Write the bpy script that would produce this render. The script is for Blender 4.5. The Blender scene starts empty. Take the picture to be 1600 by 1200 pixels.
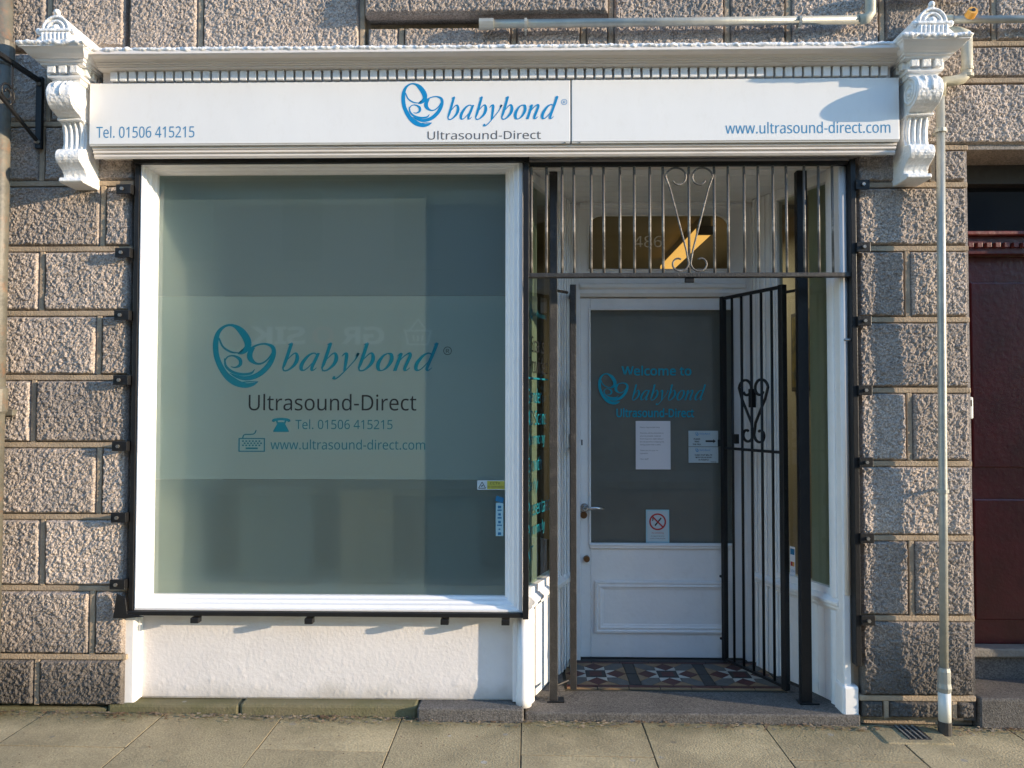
import bpy, bmesh, math, random
import numpy as np
from mathutils import Vector, Matrix

random.seed(7)
S = bpy.context.scene
COL = S.collection
PI = math.pi

# ------------------------------------------------------------------ camera
cam_d = bpy.data.cameras.new('camera')
cam = bpy.data.objects.new('camera', cam_d)
COL.objects.link(cam)
cam_d.sensor_width = 36.0
cam_d.lens = 26.55
cam_d.clip_end = 400.0
YAW, PITCH, ROLL = math.radians(1.1), math.radians(1.66), math.radians(0.06)
fwd = Vector((-math.sin(YAW) * math.cos(PITCH), math.cos(YAW) * math.cos(PITCH), math.sin(PITCH)))
rgt = Vector((math.cos(YAW), math.sin(YAW), 0))
up = rgt.cross(fwd)
rgt = rgt * math.cos(ROLL) + up * math.sin(ROLL)
up = rgt.cross(fwd)
m = Matrix((rgt, up, -fwd)).transposed().to_4x4()
m.translation = Vector((0, -3.44, 1.447))
cam.matrix_world = m
S.camera = cam

# ------------------------------------------------------------------ sky and sun
SUN = Vector((3.6, -1.0, 0.74)).normalized()
world = bpy.data.worlds.new('World')
S.world = world
world.use_nodes = True
wn = world.node_tree
sky = wn.nodes.new('ShaderNodeTexSky')
sky.sky_type = 'NISHITA'
sky.sun_disc = False
sky.dust_density = 0.0
sky.ozone_density = 2.6
sky.sun_elevation = math.asin(SUN.z)
sky.sun_rotation = math.atan2(SUN.x, SUN.y)
bg = wn.nodes['Background']
bg.inputs[1].default_value = 0.15
wn.links.new(sky.outputs[0], bg.inputs[0])
sun_d = bpy.data.lights.new('sun', 'SUN')
sun_d.energy = 2.1
sun_d.angle = math.radians(0.5)
sun_d.color = (1.0, 0.79, 0.55)
sun = bpy.data.objects.new('sun', sun_d)
COL.objects.link(sun)
sun.rotation_euler = SUN.to_track_quat('Z', 'Y').to_euler()
sun.location = (8, -6, 6)
S.view_settings.view_transform = 'Standard'
S.view_settings.look = 'None'
S.view_settings.gamma = 1.0
S.view_settings.use_curve_mapping = False
S.view_settings.exposure = 1.95
S.cycles.max_bounces = 8
S.cycles.transparent_max_bounces = 12

# ------------------------------------------------------------------ materials
MATS = {}
def nodes(name):
    mt = bpy.data.materials.new(name)
    mt.use_nodes = True
    MATS[name] = mt
    nt = mt.node_tree
    return mt, nt, nt.nodes['Principled BSDF']

def mat(name, col, rough=0.5, metal=0.0, bump=0.0, bscale=60.0, var=0.0, vscale=8.0, col2=None,
        dirt=0.0, dirtcol=(0.1, 0.09, 0.07), spec=0.5, detail=5.0, stretch=None):
    mt, nt, p = nodes(name)
    L = nt.links
    p.inputs['Roughness'].default_value = rough
    p.inputs['Metallic'].default_value = metal
    p.inputs['Specular IOR Level'].default_value = spec
    p.inputs['Base Color'].default_value = (*col, 1)
    tc = nt.nodes.new('ShaderNodeTexCoord')
    src = tc.outputs['Object']
    if stretch:
        mp = nt.nodes.new('ShaderNodeMapping')
        mp.inputs['Scale'].default_value = stretch
        L.new(src, mp.inputs[0]); src = mp.outputs[0]
    cur = None
    if var > 0 or col2:
        n = nt.nodes.new('ShaderNodeTexNoise')
        n.inputs['Scale'].default_value = vscale
        n.inputs['Detail'].default_value = detail
        n.inputs['Roughness'].default_value = 0.65
        L.new(src, n.inputs['Vector'])
        r = nt.nodes.new('ShaderNodeMapRange')
        r.inputs[1].default_value = 0.35; r.inputs[2].default_value = 0.65
        L.new(n.outputs[0], r.inputs[0])
        mx = nt.nodes.new('ShaderNodeMix'); mx.data_type = 'RGBA'
        c2 = col2 if col2 else tuple(c * (1 - var) for c in col)
        mx.inputs[6].default_value = (*col, 1)
        mx.inputs[7].default_value = (*c2, 1)
        L.new(r.outputs[0], mx.inputs[0])
        cur = mx.outputs[2]
    if dirt > 0:
        n = nt.nodes.new('ShaderNodeTexNoise')
        n.inputs['Scale'].default_value = 14.0
        n.inputs['Detail'].default_value = 8.0
        n.inputs['Roughness'].default_value = 0.75
        L.new(src, n.inputs['Vector'])
        r = nt.nodes.new('ShaderNodeMapRange')
        r.inputs[1].default_value = 0.52; r.inputs[2].default_value = 0.78
        r.inputs[4].default_value = dirt
        L.new(n.outputs[0], r.inputs[0])
        mx = nt.nodes.new('ShaderNodeMix'); mx.data_type = 'RGBA'
        mx.inputs[6].default_value = (*col, 1)
        if cur is not None: L.new(cur, mx.inputs[6])
        mx.inputs[7].default_value = (*dirtcol, 1)
        L.new(r.outputs[0], mx.inputs[0])
        cur = mx.outputs[2]
    if cur is not None:
        L.new(cur, p.inputs['Base Color'])
    if bump > 0:
        n = nt.nodes.new('ShaderNodeTexNoise')
        n.inputs['Scale'].default_value = bscale
        n.inputs['Detail'].default_value = 6.0
        L.new(src, n.inputs['Vector'])
        b = nt.nodes.new('ShaderNodeBump')
        b.inputs['Strength'].default_value = 1.0
        b.inputs['Distance'].default_value = bump
        L.new(n.outputs[0], b.inputs['Height'])
        L.new(b.outputs[0], p.inputs['Normal'])
    return mt

mat('white_paint', (0.86, 0.855, 0.85), 0.38, bump=0.0010, bscale=45, var=0.05, vscale=3, dirt=0.15, dirtcol=(0.38, 0.33, 0.27))
mat('thick_white_paint', (0.83, 0.83, 0.82), 0.42, bump=0.006, bscale=55, dirt=0.12, dirtcol=(0.4, 0.37, 0.33))
mat('riser_paint', (0.78, 0.755, 0.75), 0.4, bump=0.0018, bscale=70, var=0.06, vscale=5, dirt=0.18, dirtcol=(0.45, 0.40, 0.33))
mat('cream_moulding', (0.74, 0.69, 0.64), 0.55, bump=0.0015, bscale=50, dirt=0.35, dirtcol=(0.3, 0.26, 0.22), stretch=(0.25, 1, 1.5))
mat('sign_white', (0.81, 0.81, 0.80), 0.22, bump=0.003, bscale=1.2, var=0.04, vscale=2.0, dirt=0.14, stretch=(1.6, 1, .7), dirtcol=(0.5, 0.46, 0.38))
mat('sign_edge', (0.52, 0.51, 0.47), 0.4, dirt=0.4, dirtcol=(0.2, 0.18, 0.15))
mat('black_iron', (0.010, 0.0105, 0.012), 0.42, bump=0.0012, bscale=120, dirt=0.5, dirtcol=(0.035, 0.033, 0.03), spec=0.35)
mat('dusty_iron', (0.03, 0.029, 0.028), 0.5, bump=0.0025, bscale=160, dirt=0.8, dirtcol=(0.13, 0.118, 0.105))
mat('worn_bar', (0.10, 0.095, 0.09), 0.42, bump=0.002, bscale=180, dirt=1.0, dirtcol=(0.62, 0.59, 0.54))
mat('steel_bolt', (0.35, 0.34, 0.32), 0.35, metal=0.8)
mat('mortar', (0.43, 0.335, 0.235), 0.9, bump=0.004, bscale=130, var=0.3, vscale=9, dirt=0.3, dirtcol=(0.2, 0.17, 0.13))
mat('letter_blue', (0.0, 0.24, 0.55), 0.4)
mat('letter_softblue', (0.05, 0.24, 0.45), 0.4)
mat('letter_grey', (0.10, 0.10, 0.105), 0.4)
mat('letter_teal', (0.0, 0.18, 0.25), 0.4)
mat('letter_doorblue', (0.0, 0.33, 0.46), 0.4)
mat('letter_black', (0.012, 0.013, 0.015), 0.4)
mat('letter_sideblue', (0.0, 0.14, 0.20), 0.4)
mat('red_ink', (0.45, 0.03, 0.03), 0.5)
mat('paper', (0.74, 0.74, 0.78), 0.7)
mat('sticker_pale', (0.50, 0.60, 0.64), 0.4)
mat('sticker_yellow', (0.42, 0.42, 0.08), 0.4)
mat('sticker_blue', (0.02, 0.17, 0.34), 0.4)
mat('sticker_lightblue', (0.35, 0.58, 0.66), 0.4)
mat('number_grey', (0.75, 0.72, 0.62), 0.4)
mat('red_paint', (0.075, 0.007, 0.010), 0.32, bump=0.0015, bscale=40, var=0.4, vscale=5, dirt=0.25, dirtcol=(0.03, 0.02, 0.02))
mat('worn_red', (0.16, 0.022, 0.02), 0.5, bump=0.002, bscale=60, col2=(0.08, 0.012, 0.012), vscale=20, dirt=0.7, dirtcol=(0.42, 0.27, 0.22))
mat('galv_pipe', (0.42, 0.42, 0.37), 0.42, metal=0.25, bump=0.0008, bscale=90, col2=(0.30, 0.31, 0.29), vscale=14, dirt=0.4, dirtcol=(0.45, 0.43, 0.36))
mat('cream_pipe', (0.52, 0.49, 0.38), 0.5, bump=0.0008, bscale=80, col2=(0.40, 0.38, 0.29), vscale=18, dirt=0.3)
mat('iron_pipe', (0.15, 0.142, 0.115), 0.5, bump=0.002, bscale=70, col2=(0.09, 0.088, 0.075), vscale=12, dirt=0.8, dirtcol=(0.28, 0.13, 0.06))
mat('white_plastic', (0.68, 0.70, 0.66), 0.35, dirt=0.2, dirtcol=(0.3, 0.33, 0.25))
mat('orange_plastic', (0.68, 0.34, 0.06), 0.45, dirt=0.3)
mat('chrome', (0.62, 0.62, 0.62), 0.22, metal=1.0)
mat('brass', (0.18, 0.10, 0.05), 0.4, metal=0.7)
mat('cream_wall', (0.40, 0.365, 0.29), 0.8, var=0.08, vscale=2)
mat('white_wall', (0.78, 0.79, 0.73), 0.7)
mat('brown_board', (0.24, 0.21, 0.17), 0.6, var=0.3, vscale=3)
mat('green_board', (0.15, 0.17, 0.165), 0.6)
mat('tan_card', (0.30, 0.22, 0.14), 0.7)
mat('carpet', (0.06, 0.06, 0.065), 0.95)
mat('picture_dark', (0.03, 0.035, 0.03), 0.5, col2=(0.22, 0.17, 0.05), vscale=9)
mat('tile_red', (0.105, 0.030, 0.026), 0.55, var=0.35, vscale=30, dirt=0.4)
mat('tile_white', (0.50, 0.49, 0.44), 0.5, var=0.15, vscale=30, dirt=0.4)
mat('tile_grey', (0.13, 0.125, 0.115), 0.55, var=0.3, vscale=30, dirt=0.4)
mat('tile_tan', (0.30, 0.19, 0.10), 0.55, var=0.25, vscale=30, dirt=0.4)
mat('tile_black', (0.04, 0.037, 0.036), 0.55, var=0.3, vscale=30, dirt=0.4)
mat('grout', (0.045, 0.042, 0.03), 0.9)
mat('asphalt', (0.05, 0.05, 0.052), 0.9, bump=0.004, bscale=150, var=0.3, vscale=3)
mat('kerb_stone', (0.24, 0.225, 0.20), 0.85, bump=0.004, bscale=90, var=0.3, vscale=6)
mat('dark_glass', (0.012, 0.014, 0.018), 0.08)
mat('opposite_stone', (0.23, 0.21, 0.19), 0.9, bump=0.01, bscale=8, var=0.3, vscale=2)
mat('opposite_sign', (0.03, 0.035, 0.035), 0.6)
mat('opposite_letter', (0.92, 0.92, 0.92), 0.6)
mat('opposite_red', (0.45, 0.10, 0.06), 0.6)
mat('leaf_litter', (0.13, 0.075, 0.04), 0.9, col2=(0.26, 0.21, 0.15), vscale=9, detail=1)
mat('rust_red', (0.28, 0.08, 0.03), 0.8, var=0.4, vscale=20)

def height_soil_shade(nt, L, basecol, footcol, lo, hi, amount=1.0, noise=0.25):
    """ragged darkening up from the ground: built-up dirt and, on granite, painted soft shade"""
    g = nt.nodes.new('ShaderNodeNewGeometry')
    sx = nt.nodes.new('ShaderNodeSeparateXYZ'); L.new(g.outputs['Position'], sx.inputs[0])
    n = nt.nodes.new('ShaderNodeTexNoise'); n.inputs['Scale'].default_value = 7.0; n.inputs['Detail'].default_value = 7.0
    L.new(g.outputs['Position'], n.inputs['Vector'])
    ma = nt.nodes.new('ShaderNodeMath'); ma.operation = 'MULTIPLY_ADD'
    ma.inputs[1].default_value = noise; L.new(n.outputs[0], ma.inputs[0]); L.new(sx.outputs[2], ma.inputs[2])
    r = nt.nodes.new('ShaderNodeMapRange'); r.interpolation_type = 'SMOOTHSTEP'
    r.inputs[1].default_value = lo + noise * .5; r.inputs[2].default_value = hi + noise * .5
    r.inputs[3].default_value = amount; r.inputs[4].default_value = 0.0
    L.new(ma.outputs[0], r.inputs[0])
    mx = nt.nodes.new('ShaderNodeMix'); mx.data_type = 'RGBA'
    L.new(r.outputs[0], mx.inputs[0]); L.new(basecol, mx.inputs[6])
    mx.inputs[7].default_value = (*footcol, 1)
    return mx.outputs[2]

def add_soil(name, footcol, lo, hi, amount, noise):
    nt = MATS[name].node_tree; p = nt.nodes['Principled BSDF']
    src = p.inputs['Base Color'].links[0].from_socket
    nt.links.new(height_soil_shade(nt, nt.links, src, footcol, lo, hi, amount, noise), p.inputs['Base Color'])
add_soil('riser_paint', (0.30, 0.26, 0.18), .08, .20, .45, .18)

def granite(name, a, b, dark, bump, soil_shade=True):
    mt, nt, p = nodes(name)
    L = nt.links
    p.inputs['Roughness'].default_value = 0.85
    p.inputs['Specular IOR Level'].default_value = 0.25
    g = nt.nodes.new('ShaderNodeNewGeometry')
    oi = nt.nodes.new('ShaderNodeObjectInfo')
    n1 = nt.nodes.new('ShaderNodeTexNoise'); n1.inputs['Scale'].default_value = 5; n1.inputs['Detail'].default_value = 8; n1.inputs['Roughness'].default_value = .7
    L.new(g.outputs['Position'], n1.inputs['Vector'])
    r1 = nt.nodes.new('ShaderNodeMapRange'); r1.inputs[1].default_value = .35; r1.inputs[2].default_value = .68
    L.new(n1.outputs[0], r1.inputs[0])
    m1 = nt.nodes.new('ShaderNodeMix'); m1.data_type = 'RGBA'
    m1.inputs[6].default_value = (*a, 1); m1.inputs[7].default_value = (*b, 1)
    L.new(r1.outputs[0], m1.inputs[0])
    v = nt.nodes.new('ShaderNodeTexVoronoi'); v.inputs['Scale'].default_value = 190
    L.new(g.outputs['Position'], v.inputs['Vector'])
    sp = nt.nodes.new('ShaderNodeSeparateColor'); L.new(v.outputs['Color'], sp.inputs[0])
    r2 = nt.nodes.new('ShaderNodeMapRange'); r2.inputs[1].default_value = .0; r2.inputs[2].default_value = 1
    r2.inputs[3].default_value = .62; r2.inputs[4].default_value = 1.36
    L.new(sp.outputs[0], r2.inputs[0])
    hv = nt.nodes.new('ShaderNodeMapRange'); hv.inputs[3].default_value = .76; hv.inputs[4].default_value = 1.16
    L.new(oi.outputs['Random'], hv.inputs[0])
    mm = nt.nodes.new('ShaderNodeMath'); mm.operation = 'MULTIPLY'
    L.new(r2.outputs[0], mm.inputs[0]); L.new(hv.outputs[0], mm.inputs[1])
    vm = nt.nodes.new('ShaderNodeVectorMath'); vm.operation = 'SCALE'
    L.new(m1.outputs[2], vm.inputs[0]); L.new(mm.outputs[0], vm.inputs['Scale'])
    cur = vm.outputs[0]
    # soot runs: stretched, ragged dark streaks
    mp = nt.nodes.new('ShaderNodeMapping'); mp.inputs['Scale'].default_value = (7, 7, 1.1)
    L.new(g.outputs['Position'], mp.inputs[0])
    n5 = nt.nodes.new('ShaderNodeTexNoise'); n5.inputs['Scale'].default_value = 1.0; n5.inputs['Detail'].default_value = 7; n5.inputs['Roughness'].default_value = .65
    L.new(mp.outputs[0], n5.inputs['Vector'])
    r5 = nt.nodes.new('ShaderNodeMapRange'); r5.inputs[1].default_value = .52; r5.inputs[2].default_value = .75; r5.inputs[4].default_value = .55
    L.new(n5.outputs[0], r5.inputs[0])
    m5 = nt.nodes.new('ShaderNodeMix'); m5.data_type = 'RGBA'
    L.new(r5.outputs[0], m5.inputs[0]); L.new(cur, m5.inputs[6]); m5.inputs[7].default_value = (.13, .12, .11, 1)
    cur = m5.outputs[2]
    if soil_shade:
        cur = height_soil_shade(nt, L, cur, dark, 0.10, 0.66, 0.85, 0.3)  # dirty foot of the wall, with soft shade there painted into the colour
    L.new(cur, p.inputs['Base Color'])
    n2 = nt.nodes.new('ShaderNodeTexNoise'); n2.inputs['Scale'].default_value = 150; n2.inputs['Detail'].default_value = 4
    L.new(g.outputs['Position'], n2.inputs['Vector'])
    bp = nt.nodes.new('ShaderNodeBump'); bp.inputs['Distance'].default_value = bump
    L.new(n2.outputs[0], bp.inputs['Height']); L.new(bp.outputs[0], p.inputs['Normal'])
    return mt
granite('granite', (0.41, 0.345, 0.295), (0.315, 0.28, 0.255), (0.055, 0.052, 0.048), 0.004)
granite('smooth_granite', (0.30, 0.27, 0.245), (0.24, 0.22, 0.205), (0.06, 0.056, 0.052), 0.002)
granite('step_stone', (0.15, 0.14, 0.13), (0.10, 0.095, 0.09), (0.055, 0.05, 0.045), 0.003, soil_shade=False)

def flag_material(name, a, b, moss):
    mt, nt, p = nodes(name)
    L = nt.links
    p.inputs['Roughness'].default_value = 0.88
    p.inputs['Specular IOR Level'].default_value = 0.2
    g = nt.nodes.new('ShaderNodeNewGeometry')
    oi = nt.nodes.new('ShaderNodeObjectInfo')
    n1 = nt.nodes.new('ShaderNodeTexNoise'); n1.inputs['Scale'].default_value = 4; n1.inputs['Detail'].default_value = 9; n1.inputs['Roughness'].default_value = .72
    L.new(g.outputs['Position'], n1.inputs['Vector'])
    r1 = nt.nodes.new('ShaderNodeMapRange'); r1.inputs[1].default_value = .35; r1.inputs[2].default_value = .66
    L.new(n1.outputs[0], r1.inputs[0])
    m1 = nt.nodes.new('ShaderNodeMix'); m1.data_type = 'RGBA'
    m1.inputs[6].default_value = (*a, 1); m1.inputs[7].default_value = (*b, 1)
    L.new(r1.outputs[0], m1.inputs[0])
    hv = nt.nodes.new('ShaderNodeMapRange'); hv.inputs[3].default_value = .85; hv.inputs[4].default_value = 1.12
    L.new(oi.outputs['Random'], hv.inputs[0])
    n3 = nt.nodes.new('ShaderNodeTexNoise'); n3.inputs['Scale'].default_value = 120; n3.inputs['Detail'].default_value = 3
    L.new(g.outputs['Position'], n3.inputs['Vector'])
    r3 = nt.nodes.new('ShaderNodeMapRange'); r3.inputs[1].default_value = .3; r3.inputs[2].default_value = .7; r3.inputs[3].default_value = .8; r3.inputs[4].default_value = 1.2
    L.new(n3.outputs[0], r3.inputs[0])
    mm = nt.nodes.new('ShaderNodeMath'); mm.operation = 'MULTIPLY'
    L.new(r3.outputs[0], mm.inputs[0]); L.new(hv.outputs[0], mm.inputs[1])
    vm = nt.nodes.new('ShaderNodeVectorMath'); vm.operation = 'SCALE'
    L.new(m1.outputs[2], vm.inputs[0]); L.new(mm.outputs[0], vm.inputs['Scale'])
    # algae growing out from the foot of the wall, ragged
    sx = nt.nodes.new('ShaderNodeSeparateXYZ'); L.new(g.outputs['Position'], sx.inputs[0])
    n4 = nt.nodes.new('ShaderNodeTexNoise'); n4.inputs['Scale'].default_value = 5; n4.inputs['Detail'].default_value = 8; n4.inputs['Roughness'].default_value = .7
    L.new(g.outputs['Position'], n4.inputs['Vector'])
    ma = nt.nodes.new('ShaderNodeMath'); ma.operation = 'MULTIPLY_ADD'; ma.inputs[1].default_value = .55
    L.new(n4.outputs[0], ma.inputs[0]); L.new(sx.outputs[1], ma.inputs[2])
    r4 = nt.nodes.new('ShaderNodeMapRange'); r4.interpolation_type = 'SMOOTHSTEP'
    r4.inputs[1].default_value = .02; r4.inputs[2].default_value = .36; r4.inputs[4].default_value = .8
    L.new(ma.outputs[0], r4.inputs[0])
    mx = nt.nodes.new('ShaderNodeMix'); mx.data_type = 'RGBA'
    L.new(r4.outputs[0], mx.inputs[0]); L.new(vm.outputs[0], mx.inputs[6]); mx.inputs[7].default_value = (*moss, 1)
    # trodden gum spots and dark stains
    v = nt.nodes.new('ShaderNodeTexVoronoi'); v.inputs['Scale'].default_value = 6.5
    L.new(g.outputs['Position'], v.inputs['Vector'])
    rv = nt.nodes.new('ShaderNodeMapRange'); rv.inputs[1].default_value = .085; rv.inputs[2].default_value = .11; rv.inputs[3].default_value = .55; rv.inputs[4].default_value = 0
    L.new(v.outputs['Distance'], rv.inputs[0])
    mg = nt.nodes.new('ShaderNodeMix'); mg.data_type = 'RGBA'
    L.new(rv.outputs[0], mg.inputs[0]); L.new(mx.outputs[2], mg.inputs[6]); L.new(v.outputs['Color'], mg.inputs[7])
    sc_ = nt.nodes.new('ShaderNodeSeparateColor'); L.new(v.outputs['Color'], sc_.inputs[0])
    cg = nt.nodes.new('ShaderNodeMapRange'); cg.inputs[3].default_value = .12; cg.inputs[4].default_value = .5; L.new(sc_.outputs[0], cg.inputs[0])
    cc = nt.nodes.new('ShaderNodeCombineColor')
    for q in range(3): L.new(cg.outputs[0], cc.inputs[q])
    L.new(cc.outputs[0], mg.inputs[7])
    n6 = nt.nodes.new('ShaderNodeTexNoise'); n6.inputs['Scale'].default_value = 2.3; n6.inputs['Detail'].default_value = 9; n6.inputs['Roughness'].default_value = .7
    L.new(g.outputs['Position'], n6.inputs['Vector'])
    r6 = nt.nodes.new('ShaderNodeMapRange'); r6.inputs[1].default_value = .46; r6.inputs[2].default_value = .64; r6.inputs[4].default_value = .5
    L.new(n6.outputs[0], r6.inputs[0])
    ms = nt.nodes.new('ShaderNodeMix'); ms.data_type = 'RGBA'
    L.new(r6.outputs[0], ms.inputs[0]); L.new(mg.outputs[2], ms.inputs[6]); ms.inputs[7].default_value = (.19, .16, .10, 1)
    L.new(ms.outputs[2], p.inputs['Base Color'])
    bp = nt.nodes.new('ShaderNodeBump'); bp.inputs['Distance'].default_value = .0025
    L.new(n3.outputs[0], bp.inputs['Height']); L.new(bp.outputs[0], p.inputs['Normal'])
flag_material('flagstone', (0.47, 0.385, 0.235), (0.385, 0.315, 0.195), (0.13, 0.125, 0.06))
flag_material('plinth_stone', (0.27, 0.22, 0.15), (0.19, 0.165, 0.115), (0.12, 0.12, 0.055))

def pane_material(name, tint, refl=1.0):
    """clear glass sheet: mirror reflection by angle over a tinted see-through sheet"""
    mt, nt, p = nodes(name)
    L = nt.links
    nt.nodes.remove(p)
    out = nt.nodes['Material Output']
    fr = nt.nodes.new('ShaderNodeFresnel'); fr.inputs[0].default_value = 1.5
    ml = nt.nodes.new('ShaderNodeMath'); ml.operation = 'MULTIPLY'; ml.inputs[1].default_value = refl
    L.new(fr.outputs[0], ml.inputs[0])
    ge = nt.nodes.new('ShaderNodeNewGeometry')
    ft = nt.nodes.new('ShaderNodeMath'); ft.operation = 'SUBTRACT'; ft.inputs[0].default_value = 1.0
    L.new(ge.outputs['Backfacing'], ft.inputs[1])          # light leaving the sheet on its far side is not reflected a second time
    m2 = nt.nodes.new('ShaderNodeMath'); m2.operation = 'MULTIPLY'
    L.new(ml.outputs[0], m2.inputs[0]); L.new(ft.outputs[0], m2.inputs[1]); ml = m2
    tr = nt.nodes.new('ShaderNodeBsdfTransparent'); tr.inputs[0].default_value = (*tint, 1)
    gl = nt.nodes.new('ShaderNodeBsdfGlossy'); gl.inputs['Roughness'].default_value = 0.012
    mx = nt.nodes.new('ShaderNodeMixShader')
    L.new(ml.outputs[0], mx.inputs[0]); L.new(tr.outputs[0], mx.inputs[1]); L.new(gl.outputs[0], mx.inputs[2])
    L.new(mx.outputs[0], out.inputs[0])
pane_material('glass', (0.95, 0.97, 0.96), 2.0)
pane_material('green_glass', (0.86, 0.90, 0.87))

def film_material(name, col, body, clear, rough):
    """frosted vinyl film: part scatters, part lets a blurred view through, a little is clear"""
    mt, nt, p = nodes(name)
    L = nt.links
    nt.nodes.remove(p)
    out = nt.nodes['Material Output']
    d = nt.nodes.new('ShaderNodeBsdfDiffuse'); d.inputs[0].default_value = (*col, 1)
    t = nt.nodes.new('ShaderNodeBsdfTranslucent'); t.inputs[0].default_value = (*col, 1)
    a = nt.nodes.new('ShaderNodeMixShader'); a.inputs[0].default_value = .5
    L.new(d.outputs[0], a.inputs[1]); L.new(t.outputs[0], a.inputs[2])
    r = nt.nodes.new('ShaderNodeBsdfRefraction'); r.inputs['IOR'].default_value = 1.15
    r.inputs['Roughness'].default_value = rough; r.inputs[0].default_value = (.88, .93, .91, 1)
    c = nt.nodes.new('ShaderNodeBsdfTransparent'); c.inputs[0].default_value = (.88, .93, .91, 1)
    b = nt.nodes.new('ShaderNodeMixShader'); b.inputs[0].default_value = clear
    L.new(r.outputs[0], b.inputs[1]); L.new(c.outputs[0], b.inputs[2])
    e = nt.nodes.new('ShaderNodeMixShader'); e.inputs[0].default_value = body
    L.new(b.outputs[0], e.inputs[1]); L.new(a.outputs[0], e.inputs[2])
    L.new(e.outputs[0], out.inputs[0])
film_material('film_upper', (.58, .75, .80), .42, .50, .45)
film_material('film_middle', (.66, .82, .80), .58, .52, .5)
film_material('film_lower', (.56, .68, .66), .36, .44, .62)
film_material('film_side', (.50, .60, .50), .5, .3, .4)
mat('film_door', (0.20, 0.19, 0.172), 0.6, var=0.25, vscale=1.5)

mt, nt, p = nodes('lamp_glow')
p.inputs['Base Color'].default_value = (.8, .6, .3, 1)
p.inputs['Emission Color'].default_value = (1.0, .50, .12, 1)
p.inputs['Emission Strength'].default_value = .30

# ------------------------------------------------------------------ mesh helpers
class MB:
    def __init__(self): self.v = []; self.f = []
    def add(self, vs, fs):
        n = len(self.v); self.v += [tuple(map(float, q)) for q in vs]; self.f += [tuple(i + n for i in q) for q in fs]; return self
    def box(self, x0, x1, y0, y1, z0, z1):
        return self.add([(x0, y0, z0), (x1, y0, z0), (x1, y1, z0), (x0, y1, z0), (x0, y0, z1), (x1, y0, z1), (x1, y1, z1), (x0, y1, z1)],
                        [(3, 2, 1, 0), (4, 5, 6, 7), (0, 1, 5, 4), (1, 2, 6, 5), (2, 3, 7, 6), (3, 0, 4, 7)])
    def prism(self, poly, a0, a1, axis='x'):
        """poly: (y,z) for axis x, (x,z) for axis y, (x,y) for axis z"""
        n = len(poly)
        def mk(p, a): return {'x': (a, p[0], p[1]), 'y': (p[0], a, p[1]), 'z': (p[0], p[1], a)}[axis]
        vs = [mk(p, a0) for p in poly] + [mk(p, a1) for p in poly]
        fs = [tuple(range(n)), tuple(range(2 * n - 1, n - 1, -1))] + [(i, i + n, (i + 1) % n + n, (i + 1) % n) for i in range(n)]
        return self.add(vs, fs)
    def tube(self, path, r, n=8, closed=False):
        path = [Vector(q) for q in path]; k = len(path)
        rr = r if isinstance(r, (list, tuple)) else [r] * k
        vs = []; prev = None
        for i, q in enumerate(path):
            a = path[(i - 1) % k] if (closed or i > 0) else path[i]
            b = path[(i + 1) % k] if (closed or i < k - 1) else path[i]
            t = (b - a).normalized()
            if prev is None:
                ref = Vector((0, 0, 1)) if abs(t.z) < .9 else Vector((1, 0, 0))
                nx = t.cross(ref).normalized()
            else:
                nx = (prev - t * prev.dot(t)).normalized()
            prev = nx; ny = t.cross(nx)
            for j in range(n):
                an = 2 * PI * j / n
                vs.append(q + (nx * math.cos(an) + ny * math.sin(an)) * rr[i])
        fs = []
        for i in range(k if closed else k - 1):
            for j in range(n):
                a = i * n + j; b = i * n + (j + 1) % n; c = ((i + 1) % k) * n + (j + 1) % n; d = ((i + 1) % k) * n + j
                fs.append((a, b, c, d))
        if not closed:
            fs.append(tuple(range(n - 1, -1, -1))); fs.append(tuple((k - 1) * n + j for j in range(n)))
        return self.add(vs, fs)
    def ball(self, c, r, n=10, sy=1.0):
        vs = [(c[0], c[1], c[2] + r)]; fs = []
        R = n // 2
        for i in range(1, R):
            th = PI * i / R
            for j in range(n):
                ph = 2 * PI * j / n
                vs.append((c[0] + r * math.sin(th) * math.cos(ph), c[1] + sy * r * math.sin(th) * math.sin(ph), c[2] + r * math.cos(th)))
        vs.append((c[0], c[1], c[2] - r)); e = len(vs) - 1
        for j in range(n):
            fs.append((0, 1 + j, 1 + (j + 1) % n))
            for i in range(R - 2):
                a = 1 + i * n
                fs.append((a + j, a + n + j, a + n + (j + 1) % n, a + (j + 1) % n))
            a = 1 + (R - 2) * n
            fs.append((e, a + (j + 1) % n, a + j))
        return self.add(vs, fs)
    def build(self, name, material, parent=None, bevel=0.0, smooth=False, loc=None, rotz=None, seg=2):
        me = bpy.data.meshes.new(name)
        me.from_pydata(self.v, [], self.f)
        bm = bmesh.new(); bm.from_mesh(me); bmesh.ops.recalc_face_normals(bm, faces=bm.faces); bm.to_mesh(me); bm.free()
        me.materials.append(MATS[material])
        o = bpy.data.objects.new(name, me); COL.objects.link(o)
        if parent is not None: o.parent = parent
        if loc: o.location = loc
        if rotz is not None: o.rotation_euler = (0, 0, rotz)
        if smooth:
            me.polygons.foreach_set('use_smooth', [True] * len(me.polygons))
            me.update()
        if bevel > 0:
            b = o.modifiers.new('bevel', 'BEVEL'); b.width = bevel; b.segments = seg; b.limit_method = 'ANGLE'; b.angle_limit = math.radians(40)
        return o

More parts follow.
